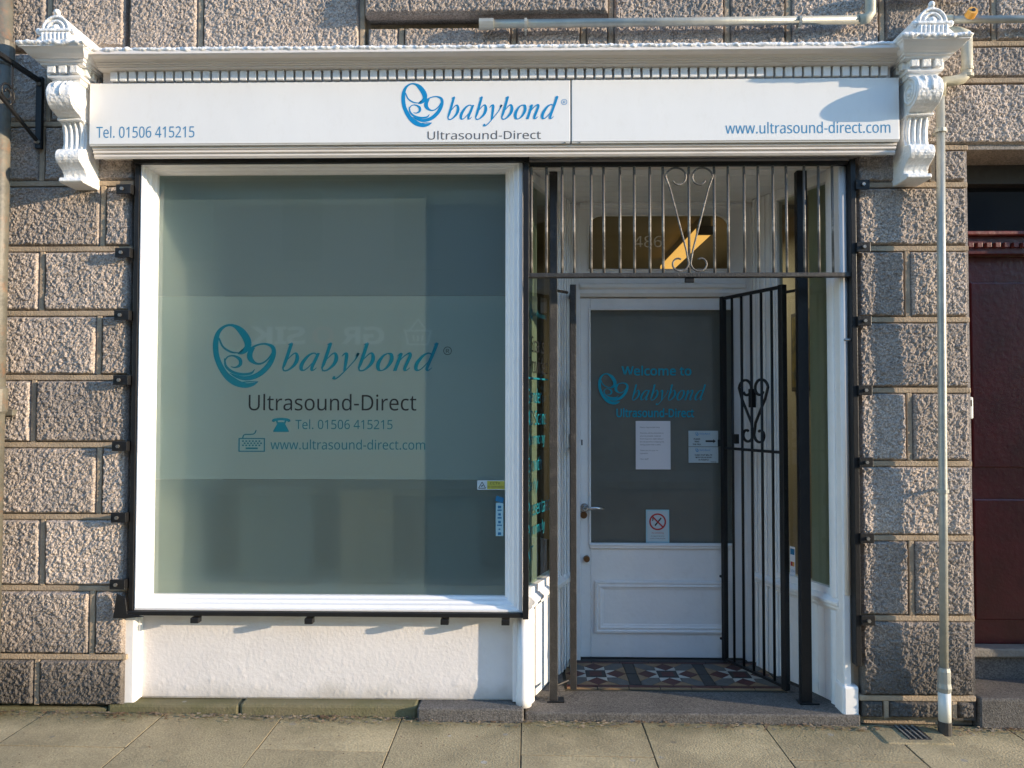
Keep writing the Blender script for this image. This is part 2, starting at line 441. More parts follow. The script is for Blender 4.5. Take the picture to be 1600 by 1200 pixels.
def tag(o, label, cat, group=None, kind=None):
    o['label'] = label
    if cat: o['category'] = cat
    if group: o['group'] = group
    if kind: o['kind'] = kind
    return o
def thing(name, label, cat, loc=(0, 0, 0), rotz=0.0, group=None):
    o = bpy.data.objects.new(name, None); COL.objects.link(o)
    o.empty_display_size = 0.1; o.location = loc; o.rotation_euler = (0, 0, rotz)
    return tag(o, label, cat, group)
def structure(name, label=None):
    o = bpy.data.objects.new(name, None); COL.objects.link(o); o.empty_display_size = .1
    o['kind'] = 'structure'
    if label: o['label'] = label
    return o
def bx(name, material, parent, x0, x1, y0, y1, z0, z1, bevel=0.0, **k):
    return MB().box(x0, x1, y0, y1, z0, z1).build(name, material, parent, bevel, **k)
def dup(o, parent, loc=None, rotz=None):
    c = o.copy(); COL.objects.link(c); c.parent = parent
    if loc is not None: c.location = loc
    if rotz is not None: c.rotation_euler = (0, 0, rotz)
    return c

def h2(ix, iy, s):
    t = np.sin(ix * 127.1 + iy * 311.7 + s * 74.7) * 43758.5453
    return t - np.floor(t)
def vnoise(x, y, s=0):
    ix = np.floor(x); iy = np.floor(y); fx = x - ix; fy = y - iy
    fx = fx * fx * (3 - 2 * fx); fy = fy * fy * (3 - 2 * fy)
    a = h2(ix, iy, s); b = h2(ix + 1, iy, s); c = h2(ix, iy + 1, s); d = h2(ix + 1, iy + 1, s)
    return (a + (b - a) * fx) * (1 - fy) + (c + (d - c) * fx) * fy
def fbm(x, y, s, o=3):
    r = 0; a = .5; t = 0
    for k in range(o):
        r = r + a * vnoise(x * 2 ** k + 13.7 * k, y * 2 ** k + 7.1 * k, s + k); t += a; a *= .5
    return r / t

def rock_stone(x0, x1, z0, z1, parent, step=0.0048, proud=0.022, rough=1.0, seed=0, material='granite', y0=0.0, name='stone', edge=.012):
    """one rock-faced block: a fine grid whose front is broken up, with sides running back into the wall"""
    nx = max(3, int((x1 - x0) / step)); nz = max(3, int((z1 - z0) / step))
    X, Z = np.meshgrid(np.linspace(x0, x1, nx + 1), np.linspace(z0, z1, nz + 1))
    jx = (fbm(Z * 16, Z * 0 + seed, seed + 3) - .5) * .012
    jz = (fbm(X * 16, X * 0 + seed, seed + 5) - .5) * .012
    ex = np.minimum(X - x0, x1 - X); ez = np.minimum(Z - z0, z1 - Z)
    e = np.clip((np.minimum(ex, ez) + .004 * (vnoise(X * 60, Z * 60, seed) - .5)) / edge, 0, 1)
    e = e * e * (3 - 2 * e)
    big = fbm(X * 5, Z * 5, seed + 11, 2) - .5
    mid = fbm(X * 50, Z * 50, seed + 21, 2)
    fine = fbm(X * 105, Z * 105, seed + 31, 1)
    ridg = np.abs(mid - .5) * 2
    hgt = e * (proud + rough * (.012 * big + .0048 * (mid - .5) + .0060 * (fine - .5) + .0034 * (h2(np.round(X / step), np.round(Z / step), seed) - .5) - .0035 * np.clip(1 - ridg / .25, 0, 1)))
    Y = y0 - np.maximum(hgt, 0.0)
    w = 1 - e
    V = np.stack([X + jx * w * 0, Y, Z + jz * w * 0], -1).reshape(-1, 3)
    idx = np.arange((nx + 1) * (nz + 1)).reshape(nz + 1, nx + 1)
    F = np.stack([idx[:-1, :-1], idx[:-1, 1:], idx[1:, 1:], idx[1:, :-1]], -1).reshape(-1, 4)
    ring = np.concatenate([idx[0, :], idx[1:, -1], idx[-1, -2::-1], idx[-2:0:-1, 0]])
    base = len(V)
    back = V[ring].copy(); back[:, 1] = y0 + .04
    V = np.concatenate([V, back]); n = len(ring); i = np.arange(n)
    F2 = np.stack([ring, base + i, base + (i + 1) % n, ring[(i + 1) % n]], -1)
    F = np.concatenate([F, F2])
    me = bpy.data.meshes.new(name)
    me.vertices.add(len(V)); me.vertices.foreach_set('co', V.ravel())
    me.loops.add(F.size); me.loops.foreach_set('vertex_index', F.ravel().astype(np.int32))
    me.polygons.add(len(F)); me.polygons.foreach_set('loop_start', np.arange(0, F.size, 4, dtype=np.int32))
    me.polygons.foreach_set('loop_total', np.full(len(F), 4, dtype=np.int32))
    sm = np.zeros(len(F), dtype=bool)          # left faceted: freshly broken grain
    me.polygons.foreach_set('use_smooth', sm)
    me.update(calc_edges=True); me.validate()
    me.materials.append(MATS[material])
    o = bpy.data.objects.new(name, me); COL.objects.link(o); o.parent = parent
    return o

# --- lettering (a plain sans that ships with Blender; its built-in face if that is missing)
try:
    import os
    SANS = bpy.data.fonts.load(os.path.join(bpy.utils.system_resource('DATAFILES', path='fonts'), 'NotoSansHebrew-Regular.woff2'))
except Exception:
    SANS = None
def to_mesh_text(s, bold=0.0, spacing=1.0):
    cu = bpy.data.curves.new('lettering', 'FONT'); cu.body = s; cu.size = 1.0
    cu.resolution_u = 4
    if SANS: cu.font = SANS
    cu.offset = bold; cu.space_character = spacing
    ob = bpy.data.objects.new('tmp_text', cu); COL.objects.link(ob)
    dg = bpy.context.evaluated_depsgraph_get(); dg.update()
    me = bpy.data.meshes.new_from_object(ob.evaluated_get(dg))
    bpy.data.objects.remove(ob); bpy.data.curves.remove(cu)
    return me
def place_flat(me, x0, x1, z0, z1, y, name, material, parent):
    n = len(me.vertices); co = np.empty(n * 3); me.vertices.foreach_get('co', co); co = co.reshape(-1, 3)
    mn = co.min(0); mx = co.max(0)
    out = np.empty_like(co)
    out[:, 0] = x0 + (co[:, 0] - mn[0]) / (mx[0] - mn[0]) * (x1 - x0)
    out[:, 2] = z0 + (co[:, 1] - mn[1]) / (mx[1] - mn[1]) * (z1 - z0)
    out[:, 1] = y - co[:, 2]
    me.vertices.foreach_set('co', out.ravel()); me.update()
    me.materials.clear(); me.materials.append(MATS[material]); me.name = name
    o = bpy.data.objects.new(name, me); COL.objects.link(o); o.parent = parent
    return o
def lettering(s, x0, x1, z0, z1, y, material, parent, bold=0.0, spacing=1.0, name='lettering'):
    return place_flat(to_mesh_text(s, bold, spacing), x0, x1, z0, z1 - .06 * (z1 - z0), y, name, material, parent)
def line_of_text(s, x, z, size, y, material, parent, bold=0.0, centre=False, name='lettering'):
    me = to_mesh_text(s, bold)
    n = len(me.vertices); co = np.empty(n * 3); me.vertices.foreach_get('co', co); co = co.reshape(-1, 3)
    w = (co[:, 0].max() - co[:, 0].min()) * size
    xs = x - w / 2 if centre else x
    z0 = z + co[:, 1].min() * size; z1 = z + co[:, 1].max() * size
    return place_flat(me, xs, xs + w, z0, z1, y, name, material, parent)

def catmull(pts, k=10):
    P_ = [np.array(q, float) for q in pts]; P_ = [2 * P_[0] - P_[1]] + P_ + [2 * P_[-1] - P_[-2]]
    out = []
    for i in range(1, len(P_) - 2):
        for j in range(k):
            t = j / k; a, b, c, d = P_[i - 1:i + 3]
            out.append(.5 * (2 * b + (c - a) * t + (2 * a - 5 * b + 4 * c - d) * t * t + (3 * b - a - 3 * c + d) * t ** 3))
    out.append(P_[-2]); return out
def strokes_mesh(strokes, k=10, shear=0.0, lift=.00003):
    """strokes of (x, y, width) -> flat ribbons, each a hair above the one before"""
    vs = []; fs = []
    for si, st in enumerate(strokes):
        pts = catmull(st, k) if len(st) > 2 else [np.array(q, float) for q in st]
        n0 = len(vs)
        for i, q in enumerate(pts):
            a = pts[max(i - 1, 0)]; b = pts[min(i + 1, len(pts) - 1)]
            t = b[:2] - a[:2]; t = t / (np.linalg.norm(t) + 1e-9); nrm = np.array([-t[1], t[0]])
            for sg in (1, -1):
                p_ = q[:2] + nrm * sg * max(q[2], .001) / 2
                vs.append((p_[0] + shear * p_[1], p_[1], si * lift))
        for i in range(len(pts) - 1):
            a = n0 + 2 * i; fs.append((a, a + 1, a + 3, a + 2))
    me = bpy.data.meshes.new('strokes'); me.from_pydata(vs, [], fs); me.update(); return me

def wordmark():
    def b(x): return [[(x - .02, 1.42, .03), (x + .08, 1.47, .06), (x + .17, 1.5, .10)],
                      [(x + .13, 1.5, .15), (x + .13, .9, .15), (x + .12, .4, .14), (x + .10, .14, .08)],
                      [(x + .08, .2, .06), (x + .2, .02, .06), (x + .42, .06, .08), (x + .64, .34, .15), (x + .68, .64, .17), (x + .56, .92, .10), (x + .40, .92, .06), (x + .16, .56, .04)]]
    def bowl(x): return [(x + .70, .86, .05), (x + .5, .96, .06), (x + .26, .82, .12), (x + .08, .44, .17), (x + .10, .14, .14), (x + .24, .03, .07), (x + .42, .16, .05), (x + .66, .55, .04)]
    def a(x): return [bowl(x), [(x + .74, .97, .12), (x + .69, .6, .15), (x + .64, .22, .14), (x + .68, .05, .10), (x + .78, .06, .05), (x + .88, .18, .03)]]
    def d(x): return [bowl(x), [(x + .62, 1.44, .03), (x + .70, 1.47, .06), (x + .78, 1.5, .10)], [(x + .76, 1.5, .15), (x + .73, 1., .15), (x + .66, .24, .14), (x + .70, .05, .10), (x + .80, .06, .05), (x + .90, .18, .03)]]
    def y(x): return [[(x - .02, .78, .03), (x + .08, .93, .08), (x + .20, .88, .14), (x + .28, .5, .14), (x + .36, .0, .10)],
                      [(x + .74, .80, .10), (x + .78, .95, .12), (x + .72, .62, .06), (x + .5, .2, .05), (x + .22, -.24, .06), (x + .04, -.42, .06), (x - .06, -.42, .06)],
                      [(x - .14, -.36, .10), (x - .06, -.37, .15), (x + .0, -.38, .06)]]
    def o(x): return [[(x + .40, .95, .05), (x + .2, .8, .11), (x + .08, .42, .17), (x + .18, .1, .12), (x + .36, .02, .05), (x + .58, .18, .11), (x + .70, .56, .17), (x + .6, .88, .12), (x + .40, .95, .05)]]
    def n(x): return [[(x - .02, .80, .03), (x + .08, .92, .08), (x + .16, .92, .10)], [(x + .13, .95, .14), (x + .11, .5, .15), (x + .08, 0, .15)],
                      [(x + .10, .4, .04), (x + .28, .74, .05), (x + .5, .95, .08), (x + .62, .84, .14), (x + .59, .5, .15), (x + .55, .16, .14), (x + .60, .04, .09), (x + .70, .06, .05), (x + .8, .18, .03)]]
    L_ = []; x = 0
    for fn, adv in ((b, .94), (a, 1.06), (b, .94), (y, .94), (b, .94), (o, .96), (n, 1.02), (d, 1)):
        L_ += fn(x); x += adv
    return strokes_mesh([[(x_, y_, w_ * 1.2) for x_, y_, w_ in st_] for st_ in L_], 8, .30)
def logo_mesh():
    s = [[(262, 250, 12), (236, 271, 6), (262, 262, 26), (290, 232, 36), (285, 190, 42), (250, 138, 36), (205, 108, 16), (160, 112, 14), (122, 150, 24), (108, 215, 32), (118, 300, 32), (160, 385, 34), (215, 434, 40), (275, 456, 30), (320, 450, 20), (352, 434, 3)],
         [(126, 182, 10), (150, 232, 11), (195, 262, 11), (240, 268, 6)],
         [(300, 262, 20), (312, 240, 14), (350, 220, 10), (395, 216, 12), (432, 236, 22), (436, 282, 26), (405, 345, 30), (350, 395, 30), (285, 415, 26), (230, 405, 18), (188, 384, 2)],
         [(326, 236, 14), (304, 268, 30), (306, 302, 30), (336, 328, 14), (372, 328, 10), (408, 300, 9), (432, 262, 8)],
         [(158, 318, 9), (178, 290, 8), (212, 285, 10), (246, 305, 20), (248, 336, 18), (222, 352, 9), (195, 348, 4)],
         [(160, 300, 8), (168, 345, 14), (205, 378, 16), (260, 392, 16), (310, 386, 14), (332, 362, 2)],
         [(240, 440, 3), (290, 436, 8), (352, 434, 2)]]
    return strokes_mesh([[(x, -y, w) for x, y, w in st] for st in s], 10, 0, .06)
WORD, LOGO = wordmark(), logo_mesh()
def put_logo(x0, x1, z0, z1, y, material, parent): 
    me = LOGO.copy(); n = len(me.vertices); co = np.empty(n * 3); me.vertices.foreach_get('co', co); co = co.reshape(-1, 3); co[:, 2] *= .0005; me.vertices.foreach_set('co', co.ravel())
    return place_flat(me, x0, x1, z0, z1, y, 'logo', material, parent)
def put_word(x0, x1, z0, z1, y, material, parent): return place_flat(WORD.copy(), x0, x1, z0, z1, y, 'wordmark', material, parent)
def registered(x, z, r, y, material, parent):
    ring = [[(x + r * math.cos(a), z + r * math.sin(a), r * .16) for a in [2 * PI * i / 20 for i in range(21)]]]
    me = strokes_mesh(ring, 2, 0)
    place_flat(me, x - r * 1.08, x + r * 1.08, z - r * 1.08, z + r * 1.08, y, 'registered_mark', material, parent)
    lettering('R', x - r * .42, x + r * .45, z - r * .55, z + r * .55, y, material, parent)

# ================================================================== GROUND
def gz(x): return .040 - .0085 * x
road = bx('road', 'asphalt', None, -60, 60, -120, 60, -.5, -.125)
road['kind'] = 'structure'; road['label'] = 'dark asphalt road beyond the pavement'
pav = structure('pavement', 'worn buff flagstone pavement greened with algae at the wall')
sub = MB().add([(-30, -2.6, gz(-30) - .0035), (30, -2.6, gz(30) - .0035), (30, .12, gz(30) - .0035), (-30, .12, gz(-30) - .0035)], [(0, 1, 2, 3)]).build('joint_bed', 'grout', pav)
for i in range(-9, 10):
    xa, xb = -.021 + .537 * i, -.021 + .537 * (i + 1)
    cuts = [0.005, -.352, -1.16, -1.96, -2.38] if i % 2 == 0 else [0.005, -.78, -1.58, -2.38]
    if i == -2: cuts[1] = -.344
    for a, b_ in zip(cuts[:-1], cuts[1:]):
        g = .0028
        jig = random.uniform(-.0008, .0008)
        mb = MB(); vs = []
        for (x, y) in ((xa + g, b_ + g), (xb - g, b_ + g), (xb - g, a - g), (xa + g, a - g)):
            vs.append((x + random.uniform(-.002, .002), y + random.uniform(-.003, .003), gz(x) - .08))
        for k in range(4): vs.append((vs[k][0], vs[k][1], gz(vs[k][0]) + jig + random.uniform(-.0006, .0006)))
        mb.add(vs, [(3, 2, 1, 0), (4, 5, 6, 7), (0, 1, 5, 4), (1, 2, 6, 5), (2, 3, 7, 6), (3, 0, 4, 7)])
        mb.build('flagstone', 'flagstone', pav, .0009)
kb = thing('kerb', 'grey granite kerb edging the near pavement along the road', 'kerb')
for i in range(-8, 8): bx('kerb_stone', 'kerb_stone', kb, i * .95 + .004, i * .95 + .946, -2.56, -2.40, -.2, gz(i * .95) - .002, .01)

# gully beside the downpipe
gl = thing('drain_gully', 'small square cement gully with dark grating at foot of pale pipe', 'drain', (1.66, -.10, gz(1.66)))
bx('cement_surround', 'flagstone', gl, -.14, .14, -.09, .095, -.03, .006, .006)
bx('grating', 'tile_black', gl, -.035, .065, -.06, .085, .0, .0085, .003)
for k in range(4): bx('slot_bar', 'kerb_stone', gl, -.03 + .024 * k, -.024 + .024 * k, -.055, .08, .004, .0115)

# ================================================================== GRANITE BUILDING
wall = thing('granite_building', 'pinkish grey rock-faced granite building wall around the white shopfront', 'building')
core = MB()
core.box(-9, -1.80, .03, .5, -.1, 2.57)
core.box(1.475, 2.0, .03, .5, -.1, 2.62)
core.box(2.95, 9, .03, .5, -.1, 2.62)
core.box(-9, 9, .03, .5, 2.62, 10)
core.box(-1.80, 1.475, .03, .5, 2.575, 2.62)
core.build('wall_core', 'mortar', wall)
SEED = [1]
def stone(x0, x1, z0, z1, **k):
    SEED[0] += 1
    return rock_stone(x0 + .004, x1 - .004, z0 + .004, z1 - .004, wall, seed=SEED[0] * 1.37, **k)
def hjoint(x0, x1, z, w=.024):
    bx('mortar_joint', 'mortar', wall, x0, x1, -.013, .035, z - w / 2, z + w / 2, .004)
def vjoint(x, z0, z1, w=.024):
    bx('mortar_joint', 'mortar', wall, x - w / 2, x + w / 2, -.0125, .035, z0 + .012, z1 - .012, .004)
J = .0085
def course(z0, z1, xs, step=.0048, **k):
    for a, b_ in zip(xs[:-1], xs[1:]):
        stone(a + J, b_ - J, z0 + J, z1 - J, step=step, **k)
    for x in xs[1:-1]: vjoint(x, z0, z1)
# left pier, course by course
LZ = [.075, .304, .614, .938, 1.266, 1.575, 1.871, 2.169, 2.474, 2.753, 3.101, 3.50]
LV = [-2.225, -1.976, -2.21, -1.954, -2.264, -1.965, -2.237, -1.957, -2.248]
for k, v in enumerate(LV):
    r = -1.815 if k < 8 else -1.80
    course(LZ[k], LZ[k + 1], [-2.72 if k % 2 else -2.58, v, r])
    course(LZ[k], LZ[k + 1], [-3.55, -3.05, -2.72 if k % 2 else -2.58], step=.012)
    vjoint(-2.72 if k % 2 else -2.58, LZ[k], LZ[k + 1])
    hjoint(-3.6, -1.815, LZ[k + 1])
course(LZ[9], LZ[10], [-3.5, -2.7, -2.223, -1.86], step=.008)
# courses above the cornice
course(2.98, 3.50, [-1.86, -1.514, -.76], rough=1.1)
course(3.101, 3.50, [-3.5, -2.9, -2.223, -1.86])
course(2.98, 3.205, [-.745, -.578, -.059, .26, .387])
course(2.98, 3.50, [.387, .918, 1.196, 1.62], rough=1.05)
vjoint(-.76, 2.98, 3.5); vjoint(.387, 2.98, 3.5)
course(3.50, 3.85, [-3.4, -2.5, -1.7, -.76], step=.012); course(3.50, 3.85, [.387, 1.3, 2.2, 3.4], step=.012)
hjoint(-3.5, 3.5, 3.50)
course(3.096, 3.50, [1.62, 2.124, 2.75, 3.5]); hjoint(1.62, 3.5, 3.096)
course(2.927, 3.096, [1.62, 2.35, 3.0, 3.5]); hjoint(1.62, 3.5, 2.927)
vjoint(1.62, 2.98, 3.5)
# window sill of the floor above
SEED[0] += 1
sill = rock_stone(-.735, .368, 3.225, 3.36, wall, seed=41, proud=.02, y0=-.06, name='window_sill')
bx('sill_underside', 'smooth_granite', wall, -.73, .362, -.058, .04, 3.228, 3.355)
bx('upper_window_glass', 'dark_glass', wall, -.6, .25, .05, .06, 3.36, 5.0)
bx('upper_window_frame', 'white_paint', wall, -.66, .31, .055, .08, 3.36, 5.06)
# right pier
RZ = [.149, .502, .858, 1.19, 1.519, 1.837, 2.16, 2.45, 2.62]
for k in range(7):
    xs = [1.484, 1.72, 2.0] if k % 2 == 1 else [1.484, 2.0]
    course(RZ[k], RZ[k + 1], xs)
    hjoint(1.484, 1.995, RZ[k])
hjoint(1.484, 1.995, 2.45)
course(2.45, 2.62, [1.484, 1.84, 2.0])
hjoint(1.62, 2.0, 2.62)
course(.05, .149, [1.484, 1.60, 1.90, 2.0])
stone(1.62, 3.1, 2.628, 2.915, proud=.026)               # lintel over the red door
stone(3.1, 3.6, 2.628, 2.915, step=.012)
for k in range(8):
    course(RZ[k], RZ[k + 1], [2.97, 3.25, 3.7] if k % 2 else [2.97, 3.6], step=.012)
# reveals of the red door
bx('door_reveal', 'smooth_granite', wall, 1.90, 1.999, .0, .40, .05, 2.615)
bx('door_reveal', 'smooth_granite', wall, 2.951, 3.05, .0, .40, .05, 2.615)
bx('lintel_soffit', 'smooth_granite', wall, 1.9, 3.05, -.005, .40, 2.612, 2.66)

# ================================================================== CORNICE, FRIEZE
cor = thing('shop_cornice', 'long white shopfront cornice with dentils and lumpy painted top edge', 'cornice')
prof = [(-.240, 2.996), (-.244, 2.970), (-.236, 2.964), (-.228, 2.968), (-.208, 2.964), (-.198, 2.956), (-.196, 2.950), (-.188, 2.951), (-.186, 2.944),
        (-.178, 2.945), (-.176, 2.938), (-.168, 2.938), (-.160, 2.936), (-.128, 2.936), (-.126, 2.893), (-.118, 2.888), (-.0, 2.888), (.028, 2.888), (.028, 3.03)]
MB().prism(prof, -1.90, 1.60, 'x').build('cornice_moulding', 'cream_moulding', cor, .0012)
# thick paint/lead lip along the top, uneven
def lumpy_lip(xa, xb, yc, zc, ry, rz, parent, along='x', seed=0, n=None):
    L_ = abs(xb - xa); n = n or int(L_ / .006); k = 8
    t = np.linspace(0, 1, n + 1)
    vs = []
    for i in range(n + 1):
        s = xa + (xb - xa) * t[i]
        for j in range(k):
            an = 2 * PI * j / k
            r = 1 + .8 * (float(fbm(np.array(s * 45), np.array(j * 1.7 + seed), seed)) - .5) + .5 * (float(vnoise(np.array(s * 120), np.array(j * 2.3), seed + 3)) - .5)
            a, b_ = ry * r * math.cos(an), rz * r * math.sin(an)
            vs.append((s, yc + a, zc + b_) if along == 'x' else (yc + a, s, zc + b_))
    fs = [(i * k + j, i * k + (j + 1) % k, (i + 1) * k + (j + 1) % k, (i + 1) * k + j) for i in range(n) for j in range(k)]
    fs += [tuple(range(k)), tuple(n * k + j for j in range(k))]
    return MB().add(vs, fs).build('painted_lip', 'thick_white_paint', parent, smooth=True)
lumpy_lip(-1.88, 1.57, -.232, 2.990, .014, .011, cor, seed=4)
MB().prism([(-.227, 2.995), (.028, 3.034), (.028, 3.01), (-.227, 2.98)], -1.88, 1.58, 'x').build('weathered_top', 'thick_white_paint', cor)
dent = MB().box(-.0152, .0152, -.152, -.125, 2.892, 2.935)
d0 = dent.build('dentil', 'white_paint', cor, .0015, loc=(-1.84, 0, 0))
for k in range(1, 83): dup(d0, cor, (-1.84 + .0415 * k, 0, 0))
bx('frieze', 'white_paint', cor, -1.95, 1.62, -.068, .027, 2.58, 2.8875)
lm = [(.02, 2.604), (-.126, 2.604), (-.126, 2.594), (-.118, 2.590), (-.120, 2.580), (-.110, 2.576), (-.112, 2.566), (-.104, 2.556), (-.058, 2.577), (.02, 2.578)]
MB().prism(lm, -1.945, 1.625, 'x').build('lower_moulding', 'cream_moulding', cor, .001)
bx('head_board', 'cream_moulding', cor, -1.79, 1.47, -.003, .09, 2.558, 2.5765, .002)

# ================================================================== CONSOLE BRACKETS
def console(cx, label):
    t = thing('console_bracket', label, 'bracket', (cx, 0, 0), group='scrolled brackets at the ends of the shop sign')
    hw = .054
    out = [(.03, 2.872), (-.165, 2.870)]
    c, r = (-.165, 2.802), .068
    out += [(c[0] - r * math.sin(a), c[1] + r * math.cos(a)) for a in np.linspace(.1, PI * .97, 14)]
    out += [(-.138, 2.722), (-.115, 2.700), (-.103, 2.66), (-.102, 2.62), (-.112, 2.59)]
    c2, r2 = (-.125, 2.552), .037
    out += [(c2[0] - r2 * math.sin(a), c2[1] + r2 * math.cos(a)) for a in np.linspace(.35, PI * .9, 8)]
    out += [(-.112, 2.502), (-.096, 2.484), (-.096, 2.470), (-.128, 2.462), (-.132, 2.446), (-.12, 2.440), (.03, 2.440)]
    MB().prism([(y - .014 if y < 0 else y, z) for y, z in out], -hw, hw, 'x').build('scroll_body', 'thick_white_paint', t, .004)
    for x in (-.036, -.012, .012, .036):
        path = [(x, y - .015, z) for y, z in [(-.128, 2.712), (-.111, 2.69), (-.104, 2.66), (-.103, 2.62), (-.112, 2.588)]]
        MB().tube(path, [.004, .0085, .009, .009, .004], 8).build('flute_ridge', 'thick_white_paint', t, smooth=True)
    bx('shaft_band', 'thick_white_paint', t, -hw - .003, hw + .003, -.160, .02, 2.712, 2.724, .003)
    for s in (-1, 1):
        sp = []
        for i in range(40):
            a = i / 39 * PI * 4.2; rr = .060 * (1 - i / 39 * .85)
            sp.append((s * (hw + .001), -.179 - rr * math.sin(a), 2.802 + rr * math.cos(a)))
        MB().tube(sp, .0065, 6).build('volute', 'thick_white_paint', t, smooth=True)
        MB().ball((s * hw, -.179, 2.802), .016, 10).build('volute_eye', 'thick_white_paint', t, smooth=True)
    # drips of old paint over the scroll front
    for x, l in ((-.02, .9), (.012, 1.5), (.03, .7)):
        pth = [(x + .003 * math.sin(3 * a), -.179 - .069 * math.sin(a), 2.802 + .069 * math.cos(a)) for a in np.linspace(.25, .25 + l, 8)]
        MB().tube(pth, [.002, .004, .005, .004, .005, .006, .005, .003], 6).build('paint_run', 'thick_white_paint', t, smooth=True)
    # stacked mouldings, front and both sides
    secs = [(2.868, .062, -.185), (2.884, .064, -.190), (2.886, .074, -.202), (2.897, .076, -.205), (2.898, .070, -.196), (2.934, .070, -.196), (2.935, .094, -.222),
            (2.943, .096, -.225), (2.945, .104, -.236), (2.953, .107, -.240), (2.955, .114, -.250), (2.964, .124, -.268), (2.977, .132, -.286), (2.982, .140, -.298), (3.0, .142, -.300)]
    vs = []; fs = []
    for z, h, y in secs: vs += [(-h, .03, z), (-h, y, z), (h, y, z), (h, .03, z)]
    for i in range(len(secs) - 1):
        for j in range(4):
            a = i * 4 + j; b_ = i * 4 + (j + 1) % 4; fs.append((a, b_, b_ + 4, a + 4))
    fs += [(0, 1, 2, 3), tuple(len(vs) - 4 + j for j in range(4))]
    MB().add(vs, fs).build('block_moulding', 'white_paint', t, .001)
    for x in (-.05, 0, .05): bx('block_dentil', 'thick_white_paint', t, x - .017, x + .017, -.219, -.19, 2.902, 2.934, .002)
    for s in (-1, 1):
        for y in (-.17, -.12, -.07): bx('block_dentil', 'thick_white_paint', t, min(s * .068, s * .09), max(s * .068, s * .09), y - .016, y + .016, 2.902, 2.934, .002)
    lumpy_lip(-.146, .146, -.290, 2.996, .018, .013, t, seed=int(cx * 7))
    for s in (-1, 1): lumpy_lip(-.29, .02, s * .134, 2.996, .016, .013, t, along='y', seed=int(cx * 5) + s)
    bx('block_top', 'thick_white_paint', t, -.138, .138, -.292, .028, 2.985, 3.006)
    # pediment cap
    arch = [(-.13, 3.004), (-.118, 3.012), (-.092, 3.026), (-.070, 3.046)]
    arch += [(-.064 * math.cos(a), 3.066 + .062 * math.sin(a)) for a in np.linspace(0.05, PI / 2 - .28, 7)]
    arch += [(-.012, 3.138), (0, 3.146)]
    arch = arch + [(-x, z) for x, z in reversed(arch[:-1])]
    MB().prism(arch, -.262, .028, 'y').build('pediment', 'thick_white_paint', t, .004)
    bx('pediment_front', 'thick_white_paint', t, -.064, .064, -.272, -.258, 3.004, 3.064, .003)
    for k in range(7): MB().tube([(-.054 + .018 * k, -.273, 3.012), (-.054 + .018 * k, -.275, 3.05)], [.004, .0055], 6).build('flute', 'thick_white_paint', t, smooth=True)
    bx('pediment_band', 'thick_white_paint', t, -.068, .068, -.279, -.262, 3.056, 3.068, .003)
    for rr, th in ((.056, .006), (.036, .006)):
        MB().tube([(-rr * math.cos(a), -.266, 3.068 + rr * math.sin(a)) for a in np.linspace(0, PI, 14)], th, 6).build('arch_rib', 'thick_white_paint', t, smooth=True)
    MB().ball((0, -.262, 3.074), .017, 10).build('arch_boss', 'thick_white_paint', t, smooth=True)
    MB().ball((0, -.26, 3.146), .014, 10).build('finial', 'thick_white_paint', t, smooth=True)
    for s in (-1, 1):
        MB().ball((s * .076, -.262, 3.062), .014, 10).build('side_volute', 'thick_white_paint', t, smooth=True)
    return t
console(-2.030, 'white scrolled bracket with pediment left of the sign, nearest the black iron arm')
console(1.712, 'white scrolled bracket with pediment right of the sign, beside the pale downpipe')

# ================================================================== SIGN BOARDS
sg = thing('sign_board', 'long white sign panel with blue mother and baby logo and phone number', 'sign', group='white panels of the shop sign')
bx('panel', 'sign_white', sg, -1.953, .1930, -.140, -.069, 2.611, 2.887, .003)
bx('bottom_trim', 'sign_edge', sg, -1.951, .1920, -.138, -.072, 2.6045, 2.6105)
lettering('Tel. 01506 415215', -1.919, -1.478, 2.6393, 2.6963, -.1406, 'letter_softblue', sg)
put_logo(-0.555, -0.367, 2.6796, 2.8780, -.1406, 'letter_blue', sg)
put_word(-0.351, 0.141, 2.6806, 2.8171, -.1406, 'letter_blue', sg)
registered(.166, 2.788, .012, -.1406, 'letter_blue', sg)
lettering('Ultrasound-Direct', -0.438, 0.063, 2.6236, 2.6649, -.1406, 'letter_grey', sg)
sg2 = thing('sign_board', 'shorter white sign panel with blue web address at its right end', 'sign', group='white panels of the shop sign')
bx('panel', 'sign_white', sg2, .1980, 1.630, -.1415, -.069, 2.611, 2.887, .003)
bx('bottom_trim', 'sign_edge', sg2, .1990, 1.628, -.138, -.072, 2.6045, 2.6105)
lettering('www.ultrasound-direct.com', 0.873, 1.590, 2.6413, 2.6963, -.1421, 'letter_softblue', sg2)
for x in (.17, .235): MB().ball((x, -.138, 2.6075), .004, 8).build('screw', 'steel_bolt', sg2 if x > .2 else sg)

